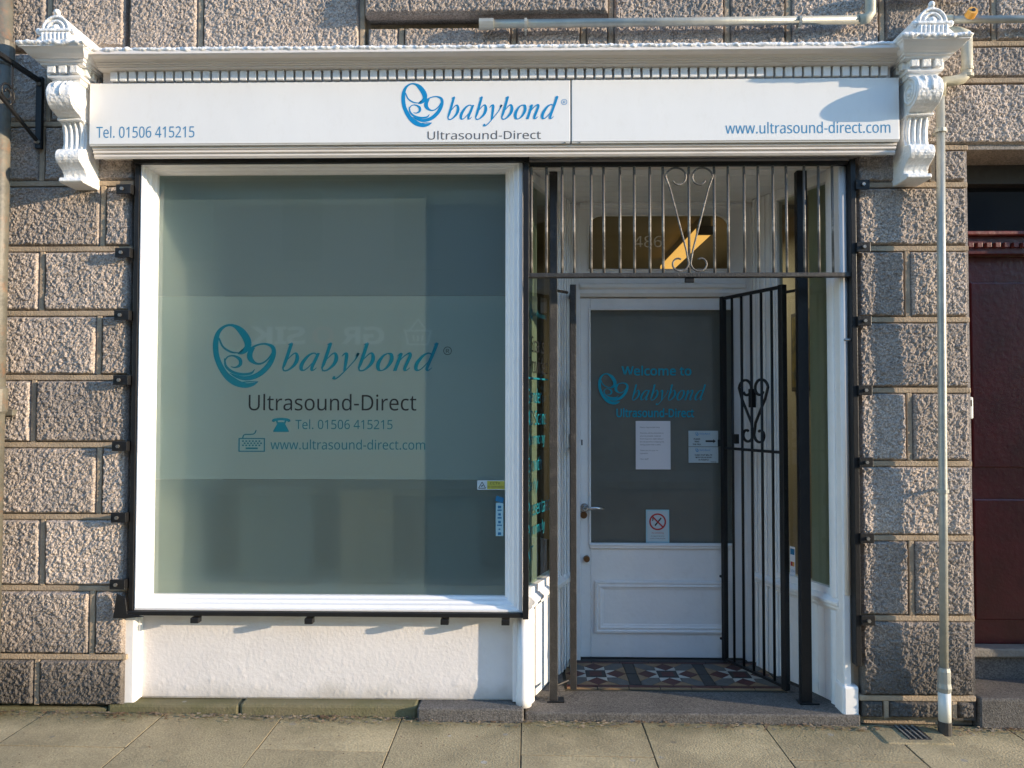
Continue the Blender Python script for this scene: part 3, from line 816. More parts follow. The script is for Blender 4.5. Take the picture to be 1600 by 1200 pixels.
# ================================================================== DISPLAY WINDOW
win = thing('display_window', 'large frosted shop window in white moulded frame with teal lettering', 'window')
OX0, OX1, OZ0, OZ1 = -1.774, -.018, .522, 2.556
W = (.036, .080, .050, .022)     # left, right, bottom, top frame widths
PROF = [(0, -.030), (.22, -.032), (.28, -.018), (.50, -.014), (.55, .012), (.74, .018), (.80, .045), (1.0, .052), (1.0, .080)]
def corner_ring(t, y):
    x0, x1, z0, z1 = OX0 + W[0] * t, OX1 - W[1] * t, OZ0 + W[2] * t, OZ1 - W[3] * t
    return [(x0, y, z0), (x1, y, z0), (x1, y, z1), (x0, y, z1)]
rings = [corner_ring(0, .06)] + [corner_ring(t, y) for t, y in PROF]
for nm, i in (('bottom_rail', 0), ('right_jamb', 1), ('head', 2), ('left_jamb', 3)):
    vs = []; fs = []
    for r in rings: vs += [r[i], r[(i + 1) % 4]]
    for k in range(len(rings) - 1): fs.append((2 * k, 2 * k + 1, 2 * k + 3, 2 * k + 2))
    MB().add(vs, fs).build('frame_' + nm.split('_')[-1], 'white_paint', win, .002)
GX0, GX1, GZ0, GZ1 = OX0 + W[0], OX1 - W[1], OZ0 + W[2], OZ1 - W[3]
bx('pane', 'glass', win, GX0 - .01, GX1 + .01, .0705, .0755, GZ0 - .01, GZ1 + .01)
def sheet(name, material, parent, x0, x1, z0, z1, y):
    return MB().add([(x0, y, z0), (x1, y, z0), (x1, y, z1), (x0, y, z1)], [(0, 1, 2, 3)]).build(name, material, parent)
sheet('frosted_film', 'film_upper', win, GX0 - .01, GX1 + .01, 1.963, GZ1 + .01, .0775)
sheet('frosted_film', 'film_middle', win, GX0 - .01, GX1 + .01, 1.103, 1.9615, .0775)
sheet('frosted_film', 'film_lower', win, GX0 - .01, GX1 + .01, GZ0 - .01, 1.1015, .0775)
YL = .0770
put_logo(-1.475, -1.175, 1.53, 1.831, YL, 'letter_teal', win)
put_word(-1.147, -.41, 1.569, 1.745, YL, 'letter_teal', win)
registered(-.369, 1.704, .018, YL, 'letter_black', win)
lettering('Ultrasound-Direct', -1.302, -.514, 1.424, 1.507, YL, 'letter_black', win)
lettering('Tel. 01506 415215', -1.081, -.625, 1.337, 1.386, YL, 'letter_teal', win)
lettering('www.ultrasound-direct.com', -1.197, -.472, 1.242, 1.292, YL, 'letter_teal', win)
tel = strokes_mesh([[(-.5, .32, .16), (-.42, .45, .2), (0, .52, .18), (.42, .45, .2), (.5, .32, .16)], [(-.28, .4, .1), (-.2, .2, .12)], [(.28, .4, .1), (.2, .2, .12)],
                    [(0, .3, .36), (0, -.02, .66), (0, -.32, .94), (0, -.42, .94)]], 6, 0, .00003)
place_flat(tel, -1.192, -1.104, 1.324, 1.390, YL, 'telephone_symbol', 'letter_teal', win)
kbm = [[(-.5, -.5, .05), (.5, -.5, .05)], [(.5, -.52, .05), (.5, .12, .05)], [(.52, .1, .05), (-.52, .1, .05)], [(-.5, .12, .05), (-.5, -.52, .05)],
       [(-.24, -.36, .08), (.24, -.36, .08)], [(-.36, .12, .05), (-.3, .28, .05), (-.05, .3, .05), (.1, .34, .05), (.17, .5, .05)]]
for r in range(3):
    for c in range(6): kbm.append([(-.38 + .13 * c + (.065 if r == 1 else 0), -.22 + .1 * r, .07), (-.31 + .13 * c + (.065 if r == 1 else 0), -.22 + .1 * r, .07)])
place_flat(strokes_mesh(kbm, 4, 0), -1.348, -1.223, 1.231, 1.333, YL, 'keyboard_symbol', 'letter_teal', win)

# stickers on the window
st = thing('warning_sticker', 'small yellow CCTV sticker at right edge of the big window', 'sticker')
bx('backing', 'sticker_pale', st, -.228, -.100, .0695, .0703, 1.058, 1.102)
bx('yellow_field', 'sticker_yellow', st, -.182, -.101, .0691, .0694, 1.061, 1.099)
lettering('CCTV', -.168, -.122, 1.083, 1.095, .0688, 'letter_black', st)
lettering('in operation', -.180, -.104, 1.066, 1.078, .0688, 'letter_black', st)
tri = strokes_mesh([[(-.5, -.4, .09), (.5, -.4, .09)], [(.5, -.4, .09), (0, .45, .09)], [(0, .45, .09), (-.5, -.4, .09)], [(-.14, -.15, .14), (.14, 0, .14)]], 4, 0)
place_flat(tri, -.223, -.188, 1.064, 1.095, .0688, 'warning_triangle', 'letter_black', st)
st = thing('info_sticker', 'tall narrow pale blue sticker below the yellow one at window edge', 'sticker')
bx('strip', 'sticker_lightblue', st, -.142, -.107, .0695, .0703, .845, .998)
MB().prism([(-.146, 1.008), (-.110, .996), (-.104, 1.020), (-.138, 1.032)], .0688, .0694, 'y').build('blue_tab', 'sticker_blue', st)
for k, (w_, h_) in enumerate(((.016, .012), (.02, .006), (.012, .01), (.018, .007), (.012, .011), (.022, .005), (.008, .006), (.014, .012))):
    bx('printed_mark', 'sticker_blue', st, -.1245 - w_ / 2, -.1245 + w_ / 2, .0689, .0694, .985 - .0175 * k - h_, .985 - .0175 * k)

# display space behind the frosted glass
ds = structure('display_space', 'shallow white display space behind the frosted window')
bx('left_return', 'white_wall', ds, -1.83, -1.765, .082, .95, .45, 2.70)
bx('back_partition', 'brown_board', ds, -1.83, .10, .93, .96, .45, 2.70)
bx('sun_block_panel', 'green_board', ds, -.10, -.075, .082, .93, .45, 2.66)  # panel added to stop sun from the porch side streaking the left wall
bx('display_floor', 'white_wall', ds, -1.765, -.10, .082, .93, .45, .50)
bx('display_ceiling', 'white_wall', ds, -1.765, -.10, .082, .93, 2.62, 2.66)
for (x0, x1, z0, z1, mt_, lab) in ((-1.52, -1.12, .5, 1.02, 'green_board', 'dark green display board standing at left behind the frosted glass'),
                                   (-.98, -.70, .5, 1.0, 'tan_card', 'tan display board standing mid window behind the frosted glass'),
                                   (-.52, -.24, .5, .95, 'green_board', 'dark green display board standing at right behind the frosted glass')):
    b_ = bx('display_board', mt_, None, x0, x1, .55, .60, z0, z1, .004)
    tag(b_, lab, 'display board', 'boards behind the frosted window')

# steel frame round the window
sf = thing('window_security_frame', 'black steel angle frame bolted around the large window', 'frame')
bx('left_upright', 'black_iron', sf, -1.798, -1.777, -.036, -.002, .496, 2.572, .002)
bx('right_upright', 'black_iron', sf, -.016, .010, -.050, -.002, .496, 2.552, .002)
bx('bottom_bar', 'black_iron', sf, -1.80, .008, -.046, .0, .502, .521, .002)
bx('top_bar', 'black_iron', sf, -1.80, .012, -.054, -.002, 2.553, 2.574, .002)
MB().prism([(-1.86, .49), (-1.80, .49), (-1.72, .497), (-1.795, .51), (-1.805, .58), (-1.845, .60)], -.050, -.040, 'y').build('corner_gusset', 'black_iron', sf, .002)
lug = None
def lug_at(parent, x0, x1, z, y=-.060):
    l = bx('fixing_lug', 'black_iron', parent, x0, x1, y, y + .010, z - .022, z + .022, .002)
    xm = x0 + .03 if x0 < 0 else x1 - .03
    b_ = MB().tube([(xm, y - .001, z), (xm, y - .010, z)], .008, 6).build('bolt', 'steel_bolt', l)
    bx('lug_leg', 'black_iron', l, (x1 - .012) if x0 < 0 else x0, x1 if x0 < 0 else x0 + .012, y + .010, -.02, z - .022, z + .022)
for z in (2.434, 2.142, 1.857, 1.562, 1.263, .942, .643): lug_at(sf, -1.872, -1.803, z)
for x in (-1.49, -.975, -.365, -.093):
    bx('bottom_clip', 'black_iron', sf, x - .018, x + .018, -.052, -.012, .470, .494, .002)

# stall riser
sr = thing('stall_riser', 'white painted panel with blistered paint below the large window', 'panel')
rng = np.random.RandomState(3)
def lumpy_panel(x0, x1, z0, z1, y, nx, nz, amp, seed):
    X, Z = np.meshgrid(np.linspace(x0, x1, nx + 1), np.linspace(z0, z1, nz + 1))
    low = np.clip(1 - (Z - z0) / (z1 - z0) * 1.5, 0, 1) ** 1.3
    n = fbm(X * 40, Z * 40, seed, 3)
    H = amp * (.35 * (fbm(X * 9, Z * 9, seed + 4) - .5) + low * np.clip(n - .56, 0, 1) * 9)
    for _ in range(46):
        bxp, bz, br = rng.uniform(x0, x1), z0 + abs(rng.normal(0, .09)), rng.uniform(.004, .012)
        H += amp * 3.0 * np.exp(-((X - bxp) ** 2 + (Z - bz) ** 2) / br ** 2) * (bz < z1)
    V = np.stack([X, y - H, Z], -1).reshape(-1, 3)
    idx = np.arange((nx + 1) * (nz + 1)).reshape(nz + 1, nx + 1)
    F = np.stack([idx[:-1, :-1], idx[:-1, 1:], idx[1:, 1:], idx[1:, :-1]], -1).reshape(-1, 4)
    return MB().add(V.tolist(), F.tolist())
lumpy_panel(-1.785, -.045, .108, .50, .048, 290, 66, .0004, 9).build('panel', 'riser_paint', sr, smooth=True)
bx('backing', 'riser_paint', sr, -1.79, -.04, .055, .09, .10, .52)
bx('left_post', 'white_paint', sr, -1.858, -1.786, .002, .09, .082, .492, .008)
bx('post_fillet', 'white_paint', sr, -1.786, -1.772, .03, .06, .105, .495, .003)
pts = []
MB().tube([(-.012, .02, .092), (-.012, .02, .13), (-.012, .02, .17), (-.012, .02, .20), (-.012, .02, .50)], [.036, .037, .035, .030, .029], 14).build('right_post', 'white_paint', sr, smooth=True)
bx('post_fillet', 'white_paint', sr, -.062, -.040, .015, .06, .108, .497, .003)
# plinth stones below
pl = thing('plinth_course', 'low mossy stone strip along the ground under the white panel', 'plinth')
bx('plinth_stone', 'plinth_stone', pl, -1.90, -1.298, -.012, .09, .03, .096, .014)
bx('plinth_stone', 'plinth_stone', pl, -1.296, -.488, -.014, .09, .03, .101, .014)
bx('plinth_stone', 'step_stone', pl, -.486, -.012, -.045, .09, .03, .101, .008)
bx('plinth_stone', 'plinth_stone', pl, -3.5, -1.905, -.006, .05, .03, .074, .006)

# ================================================================== PORCH
fl = structure('porch_floor', 'patterned red, white, tan and grey tiled porch floor')
bx('floor_bed', 'grout', fl, .03, 1.46, .255, .78, .03, .0735)
stp = thing('door_step', 'worn dark grey granite step across the shop doorway', 'step')
bx('tread_stone', 'step_stone', stp, -.008, 1.484, -.018, .250, .02, .076, .008)
bx('side_strip', 'step_stone', stp, .0, .185, .252, .66, .03, .0755, .003)
bx('side_strip', 'step_stone', stp, 1.255, 1.47, .252, .66, .03, .0755, .003)
ZT = .0735
def tile(poly, material, h=.0045):
    cx = sum(q[0] for q in poly) / len(poly); cy = sum(q[1] for q in poly) / len(poly); s = .965
    pp = [(cx + (x - cx) * s, cy + (y - cy) * s) for x, y in poly]
    MB().prism(pp, ZT - .004, ZT + h + random.uniform(-.0004, .0004), 'z').build('tile', material, fl)
u = .0515
def star(cx, cy):
    def P_(pts): return [(cx + x * u, cy + y * u) for x, y in pts]
    tile(P_([(-1, -1), (1, -1), (1, 1), (-1, 1)]), 'tile_black')
    tile(P_([(-.62, -.62), (.62, -.62), (.62, .62), (-.62, .62)]), 'tile_red', .0052)
    for k in range(4):
        def R(p, k=k):
            x, y = p
            for _ in range(k): x, y = -y, x
            return (x, y)
        q = lambda pts: P_([R(p) for p in pts])
        tile(q([(-1, 1), (0, 1), (-1, 2)]), 'tile_white')
        tile(q([(1, 1), (1, 2), (0, 1)]), 'tile_white')
        tile(q([(0, 1), (1, 2), (0, 3), (-1, 2)]), 'tile_red')
        tile(q([(1, 2), (2, 3), (0, 3)]), 'tile_tan')
        tile(q([(-1, 2), (0, 3), (-2, 3)]), 'tile_tan')
        tile(q([(1, 1), (2, 1), (3, 2), (3, 3), (2, 3), (1, 2)]), 'tile_grey')
CY = .475
for cx in (.355, .722, 1.089): star(cx, CY)
for cx in (.5385, .9055): 
    for k in range(2): tile([(cx - .027, CY - .154 + .154 * k), (cx + .027, CY - .154 + .154 * k), (cx + .027, CY + .154 * k), (cx - .027, CY + .154 * k)], 'tile_black')
for k in range(7):
    xa = .195 + .152 * k
    tile([(xa, .292), (xa + .152, .292), (xa + .152, .318), (xa, .318)], 'tile_red')
    tile([(xa, .270), (xa + .152, .270), (xa + .152, .290), (xa, .290)], 'tile_tan')
    tile([(xa, .632), (xa + .152, .632), (xa + .152, .652), (xa, .652)], 'tile_red')
bx('door_sill', 'tile_black', fl, .20, 1.30, .656, .70, .06, .0795, .003)
ceil = structure('porch_ceiling', 'white boarded porch ceiling')
for k in range(7): bx('ceiling_board', 'white_paint', ceil, -.02, 1.48, .092 + .09 * k, .180 + .09 * k, 2.556, 2.575, .002)

# side windows
def side_window(origin, d, L_, front_at_zero, label, nm_):
    """local x runs left to right as seen from the porch"""
    ang = math.atan2(d[1], d[0])
    t = thing('side_window', label, 'window', (origin[0], origin[1], 0), ang, 'angled side windows of the porch')
    fx = (lambda s: s) if front_at_zero else (lambda s: L_ - s)
    def B(nm, mt_, a, b_, y0, y1, z0, z1, bev=.003):
        p0, p1 = sorted((fx(a), fx(b_)))
        return bx(nm, mt_, t, p0, p1, y0, y1, z0, z1, bev)
    g0, g1 = (.004 if front_at_zero else .038), .405
    B('front_stile', 'white_paint', -.040 if front_at_zero else -.028, g0, 0.013 if front_at_zero else -.012, .05, .57, 2.556)
    if not front_at_zero: B('front_bead', 'white_paint', -.018, .012, -.026, -.012, .57, 2.556, .006)
    B('back_stile', 'white_paint', g1, L_ + .01, -.008, .05, .57, 2.556)
    for k, a in enumerate((g1 + .02, g1 + .062, g1 + .105, g1 + .14)): B('stile_bead', 'white_paint', a, a + .016, -.018, -.008, .08, 2.55, .005)
    B('glazing_bead', 'white_paint', g1 - .014, g1, .0, .02, .60, 2.51)
    B('head_rail', 'white_paint', g0, g1, -.008, .05, 2.505, 2.556)
    B('bottom_rail', 'white_paint', g0, g1, -.006, .05, .57, .605)
    s0, s1 = sorted((fx(-.030), fx(L_ + .01)))
    MB().prism([(.05, .505), (-.004, .505), (-.012, .515), (-.022, .522), (-.022, .532), (-.034, .540), (-.036, .553), (-.026, .560), (-.012, .572), (.05, .572)], s0, s1, 'x').build('sill', 'white_paint', t, .002)
    B('front_base_post', 'white_paint', -.028, .045, -.008, .06, .062, .506, .01)
    B('base_rail', 'white_paint', .045, L_, .012, .05, .074, .10)
    n = 8; w = (g1 + .0 - .045) / n
    for k in range(n): B('plank', 'white_paint', .045 + w * k + .0006, .045 + w * (k + 1) - .0006, .006, .03, .078, .506, .0025)
    B('back_base_post', 'white_paint', g1, L_ + .01, -.006, .06, .074, .506)
    B('pane', 'green_glass', g0 - .005, g1 + .005, .018, .023, .60, 2.51, 0)
    p0, p1 = sorted((fx(g0), fx(g0 + .15)))
    if front_at_zero:
        sheet('frosted_film', 'film_side', t, p0, p1, .60, 2.51, .0245)
    else:
        sheet('frosted_film', 'film_side', t, p0, p1, .60, 2.51, .0245)
    return t
dl = Vector((.20, .52)); Ll = dl.length; dl.normalize()
sw = side_window((.018, .085), dl, Ll, True, 'angled porch window at left with list of scans in blue letters', 'l')
dr = Vector((.205, -.52)); Lr = dr.length; dr.normalize()
sw2 = side_window((1.225, .605), dr, Lr, False, 'angled porch window at right behind the open gate, beside right pier', 'r')
# list on the left side window
yt = .0175
put_logo(.04, .085, 1.86, 1.93, yt, 'letter_sideblue', sw); put_word(.09, .28, 1.87, 1.91, yt, 'letter_sideblue', sw)
lettering('Scans', .06, .24, 1.705, 1.785, yt, 'letter_black', sw)
lettering('Provided', .03, .29, 1.605, 1.69, yt, 'letter_black', sw)
bx('rule', 'letter_sideblue', sw, .012, .30, yt - .0004, yt, 1.575, 1.583)
for s, x1, zc in (('Gender', .20, 1.49), ('4D Scans', .27, 1.385), ('Harmony', .25, 1.275), ('Growth', .20, 1.165), ('Early', .15, 1.06), ('Presentation', .36, .955), ('Anomoly', .25, .85), ('NT', .09, .745)):
    lettering(s, .010, x1, zc - .03, zc + .045, yt, 'letter_sideblue', sw)
# stickers on the right side window
stk = thing('payment_sticker', 'small white card payment sticker low on the right porch window', 'sticker', (1.225, .605, 0), math.atan2(dr.y, dr.x))
bx('backing', 'paper', stk, .225, .262, .0166, .0174, .60, .745)
bx('blue_mark', 'sticker_blue', stk, .229, .258, .0160, .0165, .705, .735)
bx('red_mark', 'red_ink', stk, .230, .244, .0160, .0165, .648, .670); bx('orange_mark', 'orange_plastic', stk, .245, .257, .0160, .0165, .648, .670)
lettering('VISA', .230, .257, .618, .632, .0163, 'sticker_blue', stk)

# door frame, transom and fanlight
df = thing('door_frame', 'white moulded door frame with transom bar inside the porch', 'door frame')
for x0, x1 in ((.195, .292), (1.186, 1.275)):
    bx('jamb', 'white_paint', df, x0, x1, .672, .80, .072, 2.556, .003)
    xm = (x0 + x1) / 2
    bx('jamb_bead', 'white_paint', df, xm - .012, xm + .010, .660, .673, .072, 2.53, .005)
MB().prism([(.80, 2.046), (.690, 2.046), (.680, 2.056), (.672, 2.062), (.672, 2.082), (.655, 2.090), (.652, 2.108), (.660, 2.114), (.672, 2.118), (.674, 2.15), (.684, 2.156), (.80, 2.156)], .29, 1.188, 'x').build('transom_bar', 'white_paint', df, .002)
MB().prism([(.80, 2.53), (.676, 2.53), (.668, 2.538), (.650, 2.543), (.648, 2.5555), (.80, 2.5555)], .29, 1.188, 'x').build('head_moulding', 'white_paint', df, .002)
fan = thing('fanlight', 'fanlight over the door with rounded top corners and number 486', 'window')
# frame with rounded opening
fx0, fx1, fz0, fz1, rr = .338, 1.110, 2.192, 2.495, .075
inner = [(fx0, fz0), (fx1, fz0)] + [(fx1 - rr + rr * math.cos(a), fz1 - rr + rr * math.sin(a)) for a in np.linspace(0, PI / 2, 9)] + [(fx0 + rr + rr * math.cos(a), fz1 - rr + rr * math.sin(a)) for a in np.linspace(PI / 2, PI, 9)]
bm = bmesh.new()
ov = [bm.verts.new((x, .690, z)) for x, z in ((.291, 2.157), (1.187, 2.157), (1.187, 2.53), (.291, 2.53))]
iv = [bm.verts.new((x, .690, z)) for x, z in inner]
oe = [bm.edges.new((ov[i], ov[(i + 1) % 4])) for i in range(4)]; ie = [bm.edges.new((iv[i], iv[(i + 1) % len(iv)])) for i in range(len(iv))]
bmesh.ops.triangle_fill(bm, edges=oe + ie, use_beauty=True)
r = bmesh.ops.extrude_edge_only(bm, edges=ie); vv = [e for e in r['geom'] if isinstance(e, bmesh.types.BMVert)]
for v in vv: v.co.y += .03
bmesh.ops.recalc_face_normals(bm, faces=bm.faces)
me = bpy.data.meshes.new('sash'); bm.to_mesh(me); bm.free(); me.materials.append(MATS['white_paint'])
o = bpy.data.objects.new('sash', me); COL.objects.link(o); o.parent = fan
MB().tube([(x, .688, z) for x, z in inner], .006, 6, True).build('sash_bead', 'white_paint', fan, smooth=True)
bx('pane', 'green_glass', fan, fx0 - .01, fx1 + .01, .712, .717, fz0 - .01, fz1 + .01)
lettering('486', .592, .745, 2.322, 2.388, .7112, 'number_grey', fan)

# ================================================================== DOOR
door = thing('shop_door', 'white half-glazed shop door with grey glass and welcome lettering', 'door')
Y = .712
lf = MB()
lf.box(.295, .350, Y, Y + .045, .083, 2.042); lf.box(1.128, 1.183, Y, Y + .045, .083, 2.042)
lf.box(.3505, 1.1275, Y + .001, Y + .044, 1.978, 2.041); lf.box(.3505, 1.1275, Y + .001, Y + .044, .083, .690)
lf.build('leaf', 'white_paint', door, .003)
def frame_bar(nm, x0, x1, z0, z1, y0, y1, parent): return bx(nm, 'white_paint', parent, x0, x1, y0, y1, z0, z1, .004)
frame_bar('glazing_bead', .340, .352, .688, 1.982, Y - .008, Y + .004, door); frame_bar('glazing_bead', 1.126, 1.138, .688, 1.982, Y - .008, Y + .004, door)
frame_bar('glazing_bead', .340, 1.138, 1.974, 1.986, Y - .009, Y + .003, door)
MB().prism([(Y + .004, .668), (Y - .006, .668), (Y - .012, .674), (Y - .012, .684), (Y - .018, .690), (Y - .016, .698), (Y + .004, .702)], .345, 1.133, 'x').build('middle_rail_moulding', 'white_paint', door, .002)
bx('pane', 'glass', door, .345, 1.133, Y + .012, Y + .017, .685, 1.985)
bx('grey_film', 'film_door', door, .346, 1.132, Y + .0185, Y + .022, .686, 1.984)
# lower panel moulding: mitred ring
pr_ = [(0, Y), (.0, Y - .012), (.010, Y - .014), (.016, Y - .008), (.028, Y - .012), (.034, Y - .006), (.045, Y - .003), (.046, Y + .0005)]
PX0, PX1, PZ0, PZ1 = .373, 1.105, .217, .495
for i in range(4):
    vs = []; fs = []
    for q, y in pr_:
        c = [(PX0 + q, y, PZ0 + q), (PX1 - q, y, PZ0 + q), (PX1 - q, y, PZ1 - q), (PX0 + q, y, PZ1 - q)]
        vs += [c[i], c[(i + 1) % 4]]
    for k in range(len(pr_) - 1): fs.append((2 * k, 2 * k + 1, 2 * k + 3, 2 * k + 2))
    MB().add(vs, fs).build('panel_moulding', 'white_paint', door)
YT = Y + .0112
lettering('Welcome to', .523, .906, 1.614, 1.672, YT, 'letter_doorblue', door, bold=.018)
put_logo(.394, .561, 1.455, 1.627, YT, 'letter_doorblue', door)
put_word(.579, .985, 1.452, 1.568, YT, 'letter_doorblue', door)
lettering('Ultrasound-Direct', .494, .919, 1.385, 1.438, YT, 'letter_doorblue', door, bold=.018)
hd = MB().tube([(.316, Y, .892), (.316, Y - .05, .892), (.330, Y - .056, .893), (.372, Y - .054, .897), (.418, Y - .05, .892)], [.012, .011, .010, .009, .008], 10).build('handle', 'chrome', door, smooth=True)
MB().tube([(.316, Y - .002, .892), (.316, Y - .012, .892)], .024, 16).build('rose', 'chrome', hd)
MB().tube([(.312, Y, .853), (.312, Y - .016, .853)], .019, 14).build('lock_cylinder', 'brass', door)
MB().tube([(.328, Y, .615), (.328, Y - .022, .615)], [.018, .016], 14).build('old_knob', 'brass', door)
bx('keyhole', 'letter_black', door, .296 + .004, .296 + .011, Y - .0012, Y + .002, 1.232, 1.262)
bx('draught_strip', 'tile_black', door, .297, 1.182, Y - .004, Y + .03, .079, .0825)

# notices on the door
n1 = thing('paper_notice', 'white paper notice taped to the door glass under the lettering', 'notice')
bx('sheet', 'paper', n1, .599, .789, Y + .0086, Y + .0096, 1.100, 1.365)
for k, s in enumerate(('Please ring the bell once.', '', 'The door will be answered as', 'soon as possible, however', 'there may be a slight delay if', 'the receptionist is helping the', 'sonographer with a client.', '', 'Thank you for your co-', 'operation.', '', 'Clinic Staff')):
    if s: line_of_text(s, .622, 1.327 - .0158 * k, .0118, Y + .0083, 'letter_grey', n1)
def small_sign(z0, z1, lines, arrow, label):
    t = thing('door_sticker', label, 'sticker', group='pale blue stickers on the door glass')
    bx('backing', 'sticker_pale', t, .887, 1.049, Y + .0086, Y + .0096, z0, z1)
    put_logo(.925, .945, z1 - .027, z1 - .006, Y + .0082, 'letter_blue', t); put_word(.948, 1.006, z1 - .024, z1 - .010, Y + .0082, 'letter_blue', t)
    for i, (s, x, z, sz) in enumerate(lines): line_of_text(s, x, z, sz, Y + .0082, 'letter_black', t, bold=.03, centre=True)
    if arrow:
        MB().prism([(.980, z0 + .024), (1.022, z0 + .024), (1.022, z0 + .018), (1.036, z0 + .029), (1.022, z0 + .040), (1.022, z0 + .034), (.980, z0 + .034)], Y + .0078, Y + .0082, 'y').build('arrow', 'letter_black', t)
small_sign(1.226, 1.312, [('PLEASE', .933, 1.263, .013), ('RING', .933, 1.249, .013), ('THE BELL', .933, 1.234, .013)], True, 'pale sticker with black arrow asking to ring the bell')
small_sign(1.137, 1.223, [('CLINIC STAFF WILL BE', .968, 1.176, .0115), ('WITH YOU AS SOON', .968, 1.163, .0115), ('AS POSSIBLE', .968, 1.150, .0115), ('Thank You', 1.022, 1.140, .008)], False, 'pale sticker below the arrow sticker, with three lines of small text')
ns = thing('no_smoking_sticker', 'no smoking sticker with red ring at bottom of door glass', 'sticker')
bx('backing', 'sticker_lightblue', ns, .653, .780, Y + .0086, Y + .0096, .700, .881)
bx('white_field', 'sticker_pale', ns, .661, .772, Y + .0081, Y + .0085, .708, .873)
cxn, czn = .7165, .815
ring = strokes_mesh([[(math.cos(a), math.sin(a), .2) for a in [2 * PI * i / 24 for i in range(25)]], [(-.66, .66, .2), (.66, -.66, .2)]], 2, 0)
place_flat(ring, cxn - .046, cxn + .046, czn - .046, czn + .046, Y + .0072, 'prohibition_ring', 'red_ink', ns)
place_flat(strokes_mesh([[(-.5, -.5, .2), (.5, .5, .2)], [(-.9, .1, .1), (-.8, .3, .16), (-.9, .5, .1)]], 4, 0), cxn - .03, cxn + .022, czn - .024, czn + .024, Y + .0076, 'cigarette', 'letter_black', ns)
line_of_text('No smoking', cxn, .751, .0145, Y + .0076, 'red_ink', ns, centre=True)
line_of_text('It is against the law to', cxn, .735, .0088, Y + .0076, 'letter_black', ns, centre=True)
line_of_text('smoke in these premises', cxn, .722, .0088, Y + .0076, 'letter_black', ns, centre=True)

# ================================================================== SHOP INTERIOR
rm = structure('shop_interior', 'cream walled shop interior behind the door')
bx('back_wall', 'cream_wall', rm, -1.9, 2.6, 4.4, 4.5, 0, 2.9)
bx('ceiling', 'cream_wall', rm, -1.9, 2.6, .5, 4.5, 2.80, 2.9)
bx('front_ceiling', 'cream_wall', rm, 1.30, 2.0, .12, .5, 2.56, 2.9)
bx('front_ceiling', 'cream_wall', rm, -.05, .2, .12, .9, 2.56, 2.9)
bx('right_wall', 'cream_wall', rm, 1.90, 1.98, .5, 4.4, 0, 2.8)
bx('left_wall', 'cream_wall', rm, -.30, -.22, .96, 4.4, 0, 2.8)
bx('floor', 'carpet', rm, -1.9, 2.6, .80, 4.5, -.05, .07)
bx('front_floor', 'carpet', rm, 1.30, 2.0, .12, .8, -.05, .07)
bx('porch_side_cheek', 'cream_wall', rm, 1.44, 1.475, .03, .13, .05, 2.57)
bx('header', 'cream_wall', rm, -.05, 1.48, .725, .80, 2.535, 2.9)
bt = thing('batten_light', 'long warm strip light on the ceiling seen through the fanlight', 'light')
bx('housing', 'cream_wall', bt, 1.235, 1.325, 1.98, 3.5, 2.735, 2.80, .004)
bx('tube', 'lamp_glow', bt, 1.225, 1.335, 2.0, 3.48, 2.680, 2.738, .012)
bx('end_cap', 'brown_board', bt, 1.222, 1.338, 1.97, 1.999, 2.678, 2.74, .004)
la = bpy.data.lights.new('room_fill_light', 'AREA'); la.shape = 'RECTANGLE'; la.size = .1; la.size_y = 1.45; la.energy = 5; la.color = (1, .84, .60)  # area light added below the strip light to brighten the room
lo = bpy.data.objects.new('room_fill_light', la); COL.objects.link(lo); lo.parent = bt; lo.location = (1.28, 2.74, 2.67)
pic = thing('framed_picture', 'dark framed picture on the cream wall inside, right of the door', 'picture')
bx('frame', 'tile_black', pic, 1.878, 1.899, 1.35, 1.95, 1.55, 2.10, .004)
bx('canvas', 'picture_dark', pic, 1.874, 1.880, 1.38, 1.92, 1.58, 2.07)
po = thing('wall_poster', 'small red and yellow poster inside the right porch window', 'poster')
bx('sheet', 'sticker_pale', po, 1.885, 1.899, .95, 1.25, .80, 1.20)
bx('yellow_block', 'sticker_yellow', po, 1.882, 1.885, .98, 1.22, 1.03, 1.16); bx('red_block', 'red_ink', po, 1.882, 1.885, .98, 1.22, .84, 1.0)

# ================================================================== SECURITY GRILLE AND GATES
gr = thing('overdoor_grille', 'fixed black iron grille with scrolls across top of the doorway', 'grille')
bx('top_rail', 'black_iron', gr, .012, 1.452, -.034, -.008, 2.538, 2.556, .002)
bx('bottom_rail', 'dusty_iron', gr, .004, 1.468, -.040, -.004, 2.028, 2.048, .003)
bar0 = MB().tube([(0, -.021, 2.046), (0, -.021, 2.540)], .0062, 8).build('bar', 'worn_bar', gr, smooth=True)
first = True
for x in (.022, .090, .158, .222, .289, .356, .423, .489, .558, .622, .738, .850, .915, .984, 1.050, 1.117, 1.183, 1.255, 1.321, 1.387):
    if first: bar0.location = (x, 0, 0); first = False
    else:
        c = dup(bar0, gr, (x, 0, 0)); c.rotation_euler = (0, random.uniform(-.003, .003), 0)
bx('end_plate', 'dusty_iron', gr, .004, .014, -.038, -.006, 2.049, 2.538, .001)
bx('lock_tab', 'black_iron', gr, .716, .758, -.030, -.014, 2.006, 2.0275, .002)
def spiral(cx, cz, r0, r1, a0, a1, n=22):
    return [(cx + (r0 + (r1 - r0) * i / (n - 1)) * math.cos(a0 + (a1 - a0) * i / (n - 1)), cz + (r0 + (r1 - r0) * i / (n - 1)) * math.sin(a0 + (a1 - a0) * i / (n - 1))) for i in range(n)]
